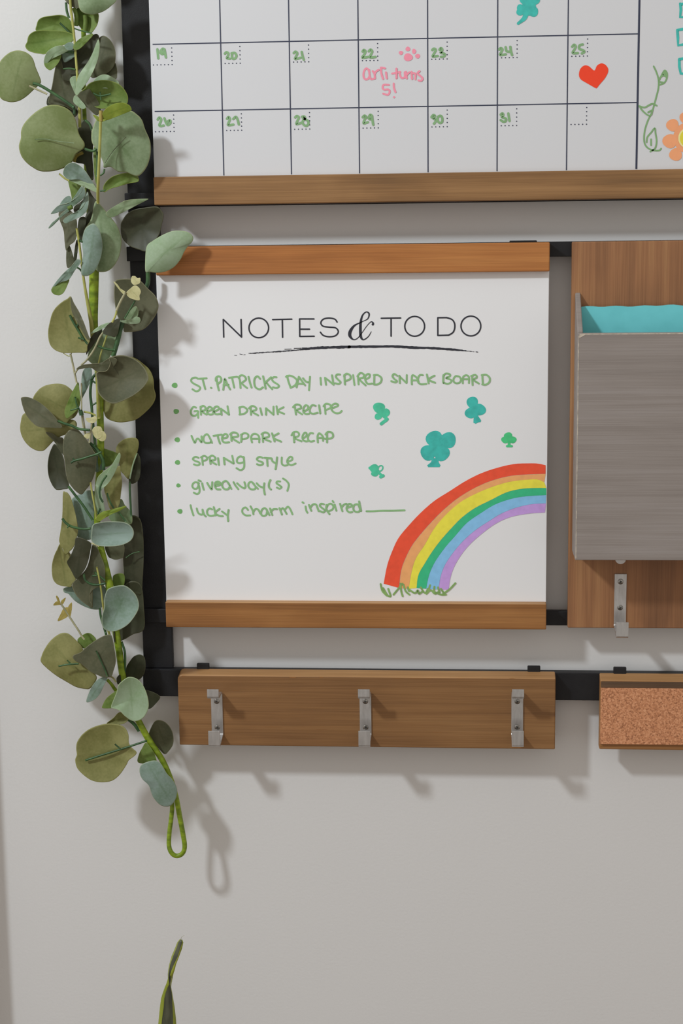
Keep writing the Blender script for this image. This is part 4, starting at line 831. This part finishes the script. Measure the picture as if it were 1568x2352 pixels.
# twigs and leaf stalks
ST = [
 (D_, '1075,385 1010,500 960,610', 112, 1.2, 'stem_grey'), (D_, '962,610 945,680 905,760', 108, 1.0, 'stem_thin'),
 (G_, '300,1130 345,1190 415,1300 480,1400 540,1490 590,1575 625,1620', 82, 1.0, 'stem_grey'),
 (E_, '590,55 612,150 632,250 655,360', 82, 1.0, 'stem_grey'), (E_, '636,260 665,215 700,185', 84, 0.9, 'stem_grey'),
 (D_, '300,1142 370,1180 405,1140', 80, 0.4, 'stem_thin'),
 (D_, '520,1290 600,1215 690,1080 760,930 830,850', 90, 1.0, 'stem_grey'), (D_, '735,1270 780,1100 840,920', 78, 0.8, 'stem_thin'),
 (E_, '720,690 735,790 748,880', 84, 0.6, 'stem_grey'), (E_, '728,652 800,668 850,692', 84, 1.0, 'stem_thin'),
 (E_, '808,770 800,860 785,970', 88, 0.9, 'stem_grey'),
 (E_, '690,640 700,665 705,690', 90, 2.2, 'stem_green'),
 (E_, '858,262 820,300 800,380 795,480 808,600 815,700 830,860 845,1000', 74, 1.4, 'stem_green'), (E_, '800,320 850,360', 78, 0.9, 'stem_green'), (E_, '805,590 860,560', 74, 0.9, 'stem_green'),
 (E_, '460,745 530,775 600,795 680,830 790,842', 92, 1.3, 'stem_green'), (E_, '590,638 640,625 680,610', 90, 0.8, 'stem_green'), (E_, '640,500 655,580 690,650', 84, 1.0, 'stem_green'),
 (F_, '700,110 790,190 860,300 885,380 890,480', 70, 1.9, 'stem_green'),
 (F_, '400,705 430,740 500,830 600,960 680,1080 745,1180', 88, 1.3, 'stem_green'),
 (F_, '320,1150 360,1205 430,1255 520,1283 620,1300 710,1290', 90, 1.3, 'stem_green'), (F_, '420,1245 385,1280', 92, 0.7, 'stem_green'),
 (F_, '440,380 490,350 600,322 700,290 800,260 862,228', 96, 1.1, 'stem_green'), (F_, '490,350 465,315', 96, 0.8, 'stem_green'),
 (F_, '935,555 870,650 838,750 842,850 885,930', 92, 1.0, 'stem_green'), (F_, '845,1015 810,1090', 92, 1.0, 'stem_green'),
 (F_, '1255,640 1255,750 1262,900 1275,1120', 56, 1.1, 'stem_green'), (F_, '1355,250 1300,400 1255,600', 52, 0.7, 'leaf_light'),
 (F_, '940,800 980,920 1035,1010', 72, 0.9, 'stem_green'), (F_, '1105,1070 1200,1195', 66, 0.9, 'stem_green'),
 (F_, '710,650 735,820 770,1000 795,1160', 86, 0.9, 'stem_thin'),
 (G_, '620,715 640,800 720,855 820,862 918,842', 92, 1.2, 'stem_green'), (G_, '765,690 830,740 912,805', 90, 1.0, 'stem_green'), (G_, '735,740 800,735', 92, 0.8, 'stem_green'),
 (G_, '1200,490 1290,430 1390,405', 44, 0.5, 'stem_green'),
 (G_, '840,1190 850,1290 880,1400 920,1530', 62, 1.2, 'stem_green'), (G_, '720,285 760,300 830,330', 92, 0.7, 'bud'),
 (H_, '325,480 420,462 525,455', 86, 0.9, 'stem_green'), (H_, '410,420 445,455', 86, 0.7, 'stem_green'),
 (H_, '700,325 740,410 790,520 812,580', 92, 0.8, 'stem_green'), (H_, '810,585 860,590 900,640', 84, 0.8, 'leaf_olive'),
 (H_, '955,235 985,330 990,440 985,540', 56, 1.2, 'stem_green'), (H_, '790,120 800,170', 60, 1.2, 'stem_green'), (H_, '880,130 885,240', 64, 0.7, 'leaf_dark'),
 (H_, '1020,1010 1080,1060 1130,1130', 50, 1.8, 'stem_green'),
 (I_, '445,1262 560,1225 680,1188 790,1153 905,1115', 86, 1.1, 'stem_green'), (I_, '665,1140 700,1170', 88, 0.8, 'stem_green'),
 (A_, '330,835 390,850 480,900 620,990 740,1075', 82, 1.5, 'stem_green'), (A_, '290,858 360,890 470,940', 84, 1.0, 'stem_grey'), (A_, '735,1060 745,1110 740,1150', 74, 1.3, 'stem_green'),
 (A_, '600,230 650,280 700,335', 72, 0.9, 'stem_green'), (A_, '660,25 668,110 690,180', 72, 1.2, 'stem_green'), (A_, '630,690 700,685 750,695', 76, 0.9, 'stem_green'), (A_, '640,512 740,520', 72, 1.6, 'stem_green'), (A_, '745,285 820,310 920,335', 80, 0.7, 'stem_green'),
 (A_, '850,150 855,220 845,320', 62, 2.2, 'leaf_green'), (A_, '740,80 765,160 760,260', 66, 2.2, 'leaf_green'),
 (A_, '930,930 1000,960 1110,940', 80, 0.9, 'stem_green'), (A_, '1000,920 1010,1000', 80, 0.7, 'stem_green'),
 (B_, '845,618 930,640 965,615', 82, 1.3, 'stem_green'), (B_, '848,330 895,370 920,430', 70, 1.2, 'stem_green'), (B_, '965,610 975,740 970,900', 76, 1.2, 'stem_green'), (B_, '1000,885 1035,860 1045,820', 78, 0.9, 'stem_green'),
 (B_, '350,525 450,520 600,545 740,560', 89.5, 0.35, 'leaf_sage'), (B_, '1050,760 1130,640 1260,500', 90, 0.3, 'leaf_dusk'),
 (B_, '830,655 765,690 740,750', 60, 1.6, 'bud_gold'),
 (D_, '380,668 420,750 480,850 540,950 605,1030', 84, 1.2, 'stem_green'), (D_, '485,950 555,972', 86, 0.9, 'stem_green'), (D_, '470,810 495,745', 84, 0.8, 'stem_green'),
 (D_, '1190,490 1120,610 1060,710', 86, 0.8, 'stem_green'), (D_, '1040,740 1005,850 975,980 930,1140 915,1180', 84, 2.4, 'stem_green'),
 (D_, '700,1038 790,1078 860,1095 945,1105', 88, 1.1, 'stem_green'), (D_, '1350,130 1350,260 1320,340', 58, 2.2, 'stem_green'), (D_, '465,75 500,95 525,125', 76, 0.9, 'stem_green'),
 (C_, '300,240 260,220 200,170', 76, 0.9, 'stem_thin'), (C_, '400,835 440,855', 80, 1.2, 'stem_green'), (C_, '290,520 330,500', 86, 2.2, 'leaf_green'), (C_, '1130,850 1185,810', 62, 0.4, 'leaf_dark'),
 (C_, '610,345 640,340 660,335', 72, 0.8, 'stem_green'), (B_, '1010,235 1008,290 1010,340', 114, 1.8, 'bud_gold'),
]
for c, s, d, r, m_n in ST: stem(c, s, d, r, m_n, 'leaf_stalk')

# ------------------------------------------------------------------ snake plant in a floor pot
P_ = (300, 2120, 7.84)
sp = thing('snake_plant', (at(380, 2352, 150).x, -0.15, 0), 'slender twisted snake plant leaf with yellow-green margins rising at the bottom edge', 'plant')
rows = [(300, 893, 903, 912, 918), (350, 850, 866, 924, 938), (450, 812, 834, 895, 922), (600, 748, 772, 852, 870), (750, 705, 722, 782, 815), (850, 688, 704, 742, 790), (930, 680, 690, 712, 764), (1000, 676, 684, 716, 742), (1100, 640, 688, 700, 722), (1160, 613, 660, 712, 718), (1250, 583, 630, 728, 735), (1350, 552, 608, 738, 752), (1500, 533, 598, 748, 780), (1700, 515, 572, 760, 805), (1819, 503, 560, 765, 815)]
V, Fc, fm = [], [], []
for k, (y, *xs) in enumerate(rows):
    for j, x in enumerate(xs):
        p = crop(P_, (x, y)); tw = math.cos((k - 6.5) / 7 * 1.5) * 4
        V.append(at(p[0], p[1], 150 + (j - 1.5) * tw * (1 if k < 7 else -1) * .6 + (2 if j in (1, 2) else 0)))
last = [V[-4 + j].copy() for j in range(4)]
mid = (last[0] + last[3]) / 2
for f, wd in ((0.15, 1.25), (0.35, 1.6), (0.55, 1.7), (0.75, 1.3), (1.0, 0.6)):
    for j in range(4):
        q = mid + (last[j] - mid) * wd; z = last[0].z + (0.22 - last[0].z) * f
        V.append(Vector((q.x, q.y, z)))
nr = len(V) // 4
for k in range(nr - 1):
    for j in range(3):
        Fc.append((4 * k + j, 4 * k + 4 + j, 4 * k + 5 + j, 4 * k + 1 + j)); fm.append(0 if j == 1 else 1)
M['snake_mid'] = noise_mat('snake_mid', lc((40, 44, 32)), lc((74, 76, 60)), (200, 200, 30), rough=0.45)
M['snake_edge'] = noise_mat('snake_edge', lc((112, 122, 34)), lc((134, 140, 50)), (80, 80, 20), rough=0.5)
o = put('leaf', V, Fc, None, sp, mats=[M['snake_mid'], M['snake_edge']], fmat=fm)
sm = o.modifiers.new('thick', 'SOLIDIFY'); sm.thickness = 0.0014; sm.offset = 0
q = [crop(P_, p) for p in pts('968,226 935,238 912,262 904,300')]
tube('leaf_tip', [at(x, y, 150) for x, y in q], [.00012, .00016, .0002, .0003], M['stem_grey'], sp, 6, 4)
def lathe(name, prof, cx, cy, mat, parent, n=36):
    V, Fc = [], []
    for r, z in prof:
        for a in range(n): V.append((cx + r * math.cos(2 * math.pi * a / n), cy + r * math.sin(2 * math.pi * a / n), z))
    for k in range(len(prof) - 1):
        for a in range(n): Fc.append((k * n + a, k * n + (a + 1) % n, (k + 1) * n + (a + 1) % n, (k + 1) * n + a))
    Fc.append(tuple(range(n))[::-1]); Fc.append(tuple(range((len(prof) - 1) * n, len(prof) * n)))
    return put(name, V, Fc, mat, parent)
M['pot'] = noise_mat('glazed_pot', (0.55, 0.54, 0.52, 1), (0.6, 0.59, 0.57, 1), (20, 20, 20), rough=0.35)
M['soil'] = noise_mat('soil', (0.03, 0.02, 0.015, 1), (0.07, 0.05, 0.035, 1), (200, 200, 200), rough=0.95, bump=0.6)
lathe('pot', [(.075, 0), (.082, .01), (.102, .22), (.108, .245), (.104, .25), (.096, .245), (.09, .2)], mid.x, -.15, M['pot'], sp)
lathe('soil', [(.088, .2), (.093, .225)], mid.x, -.15, M['soil'], sp)
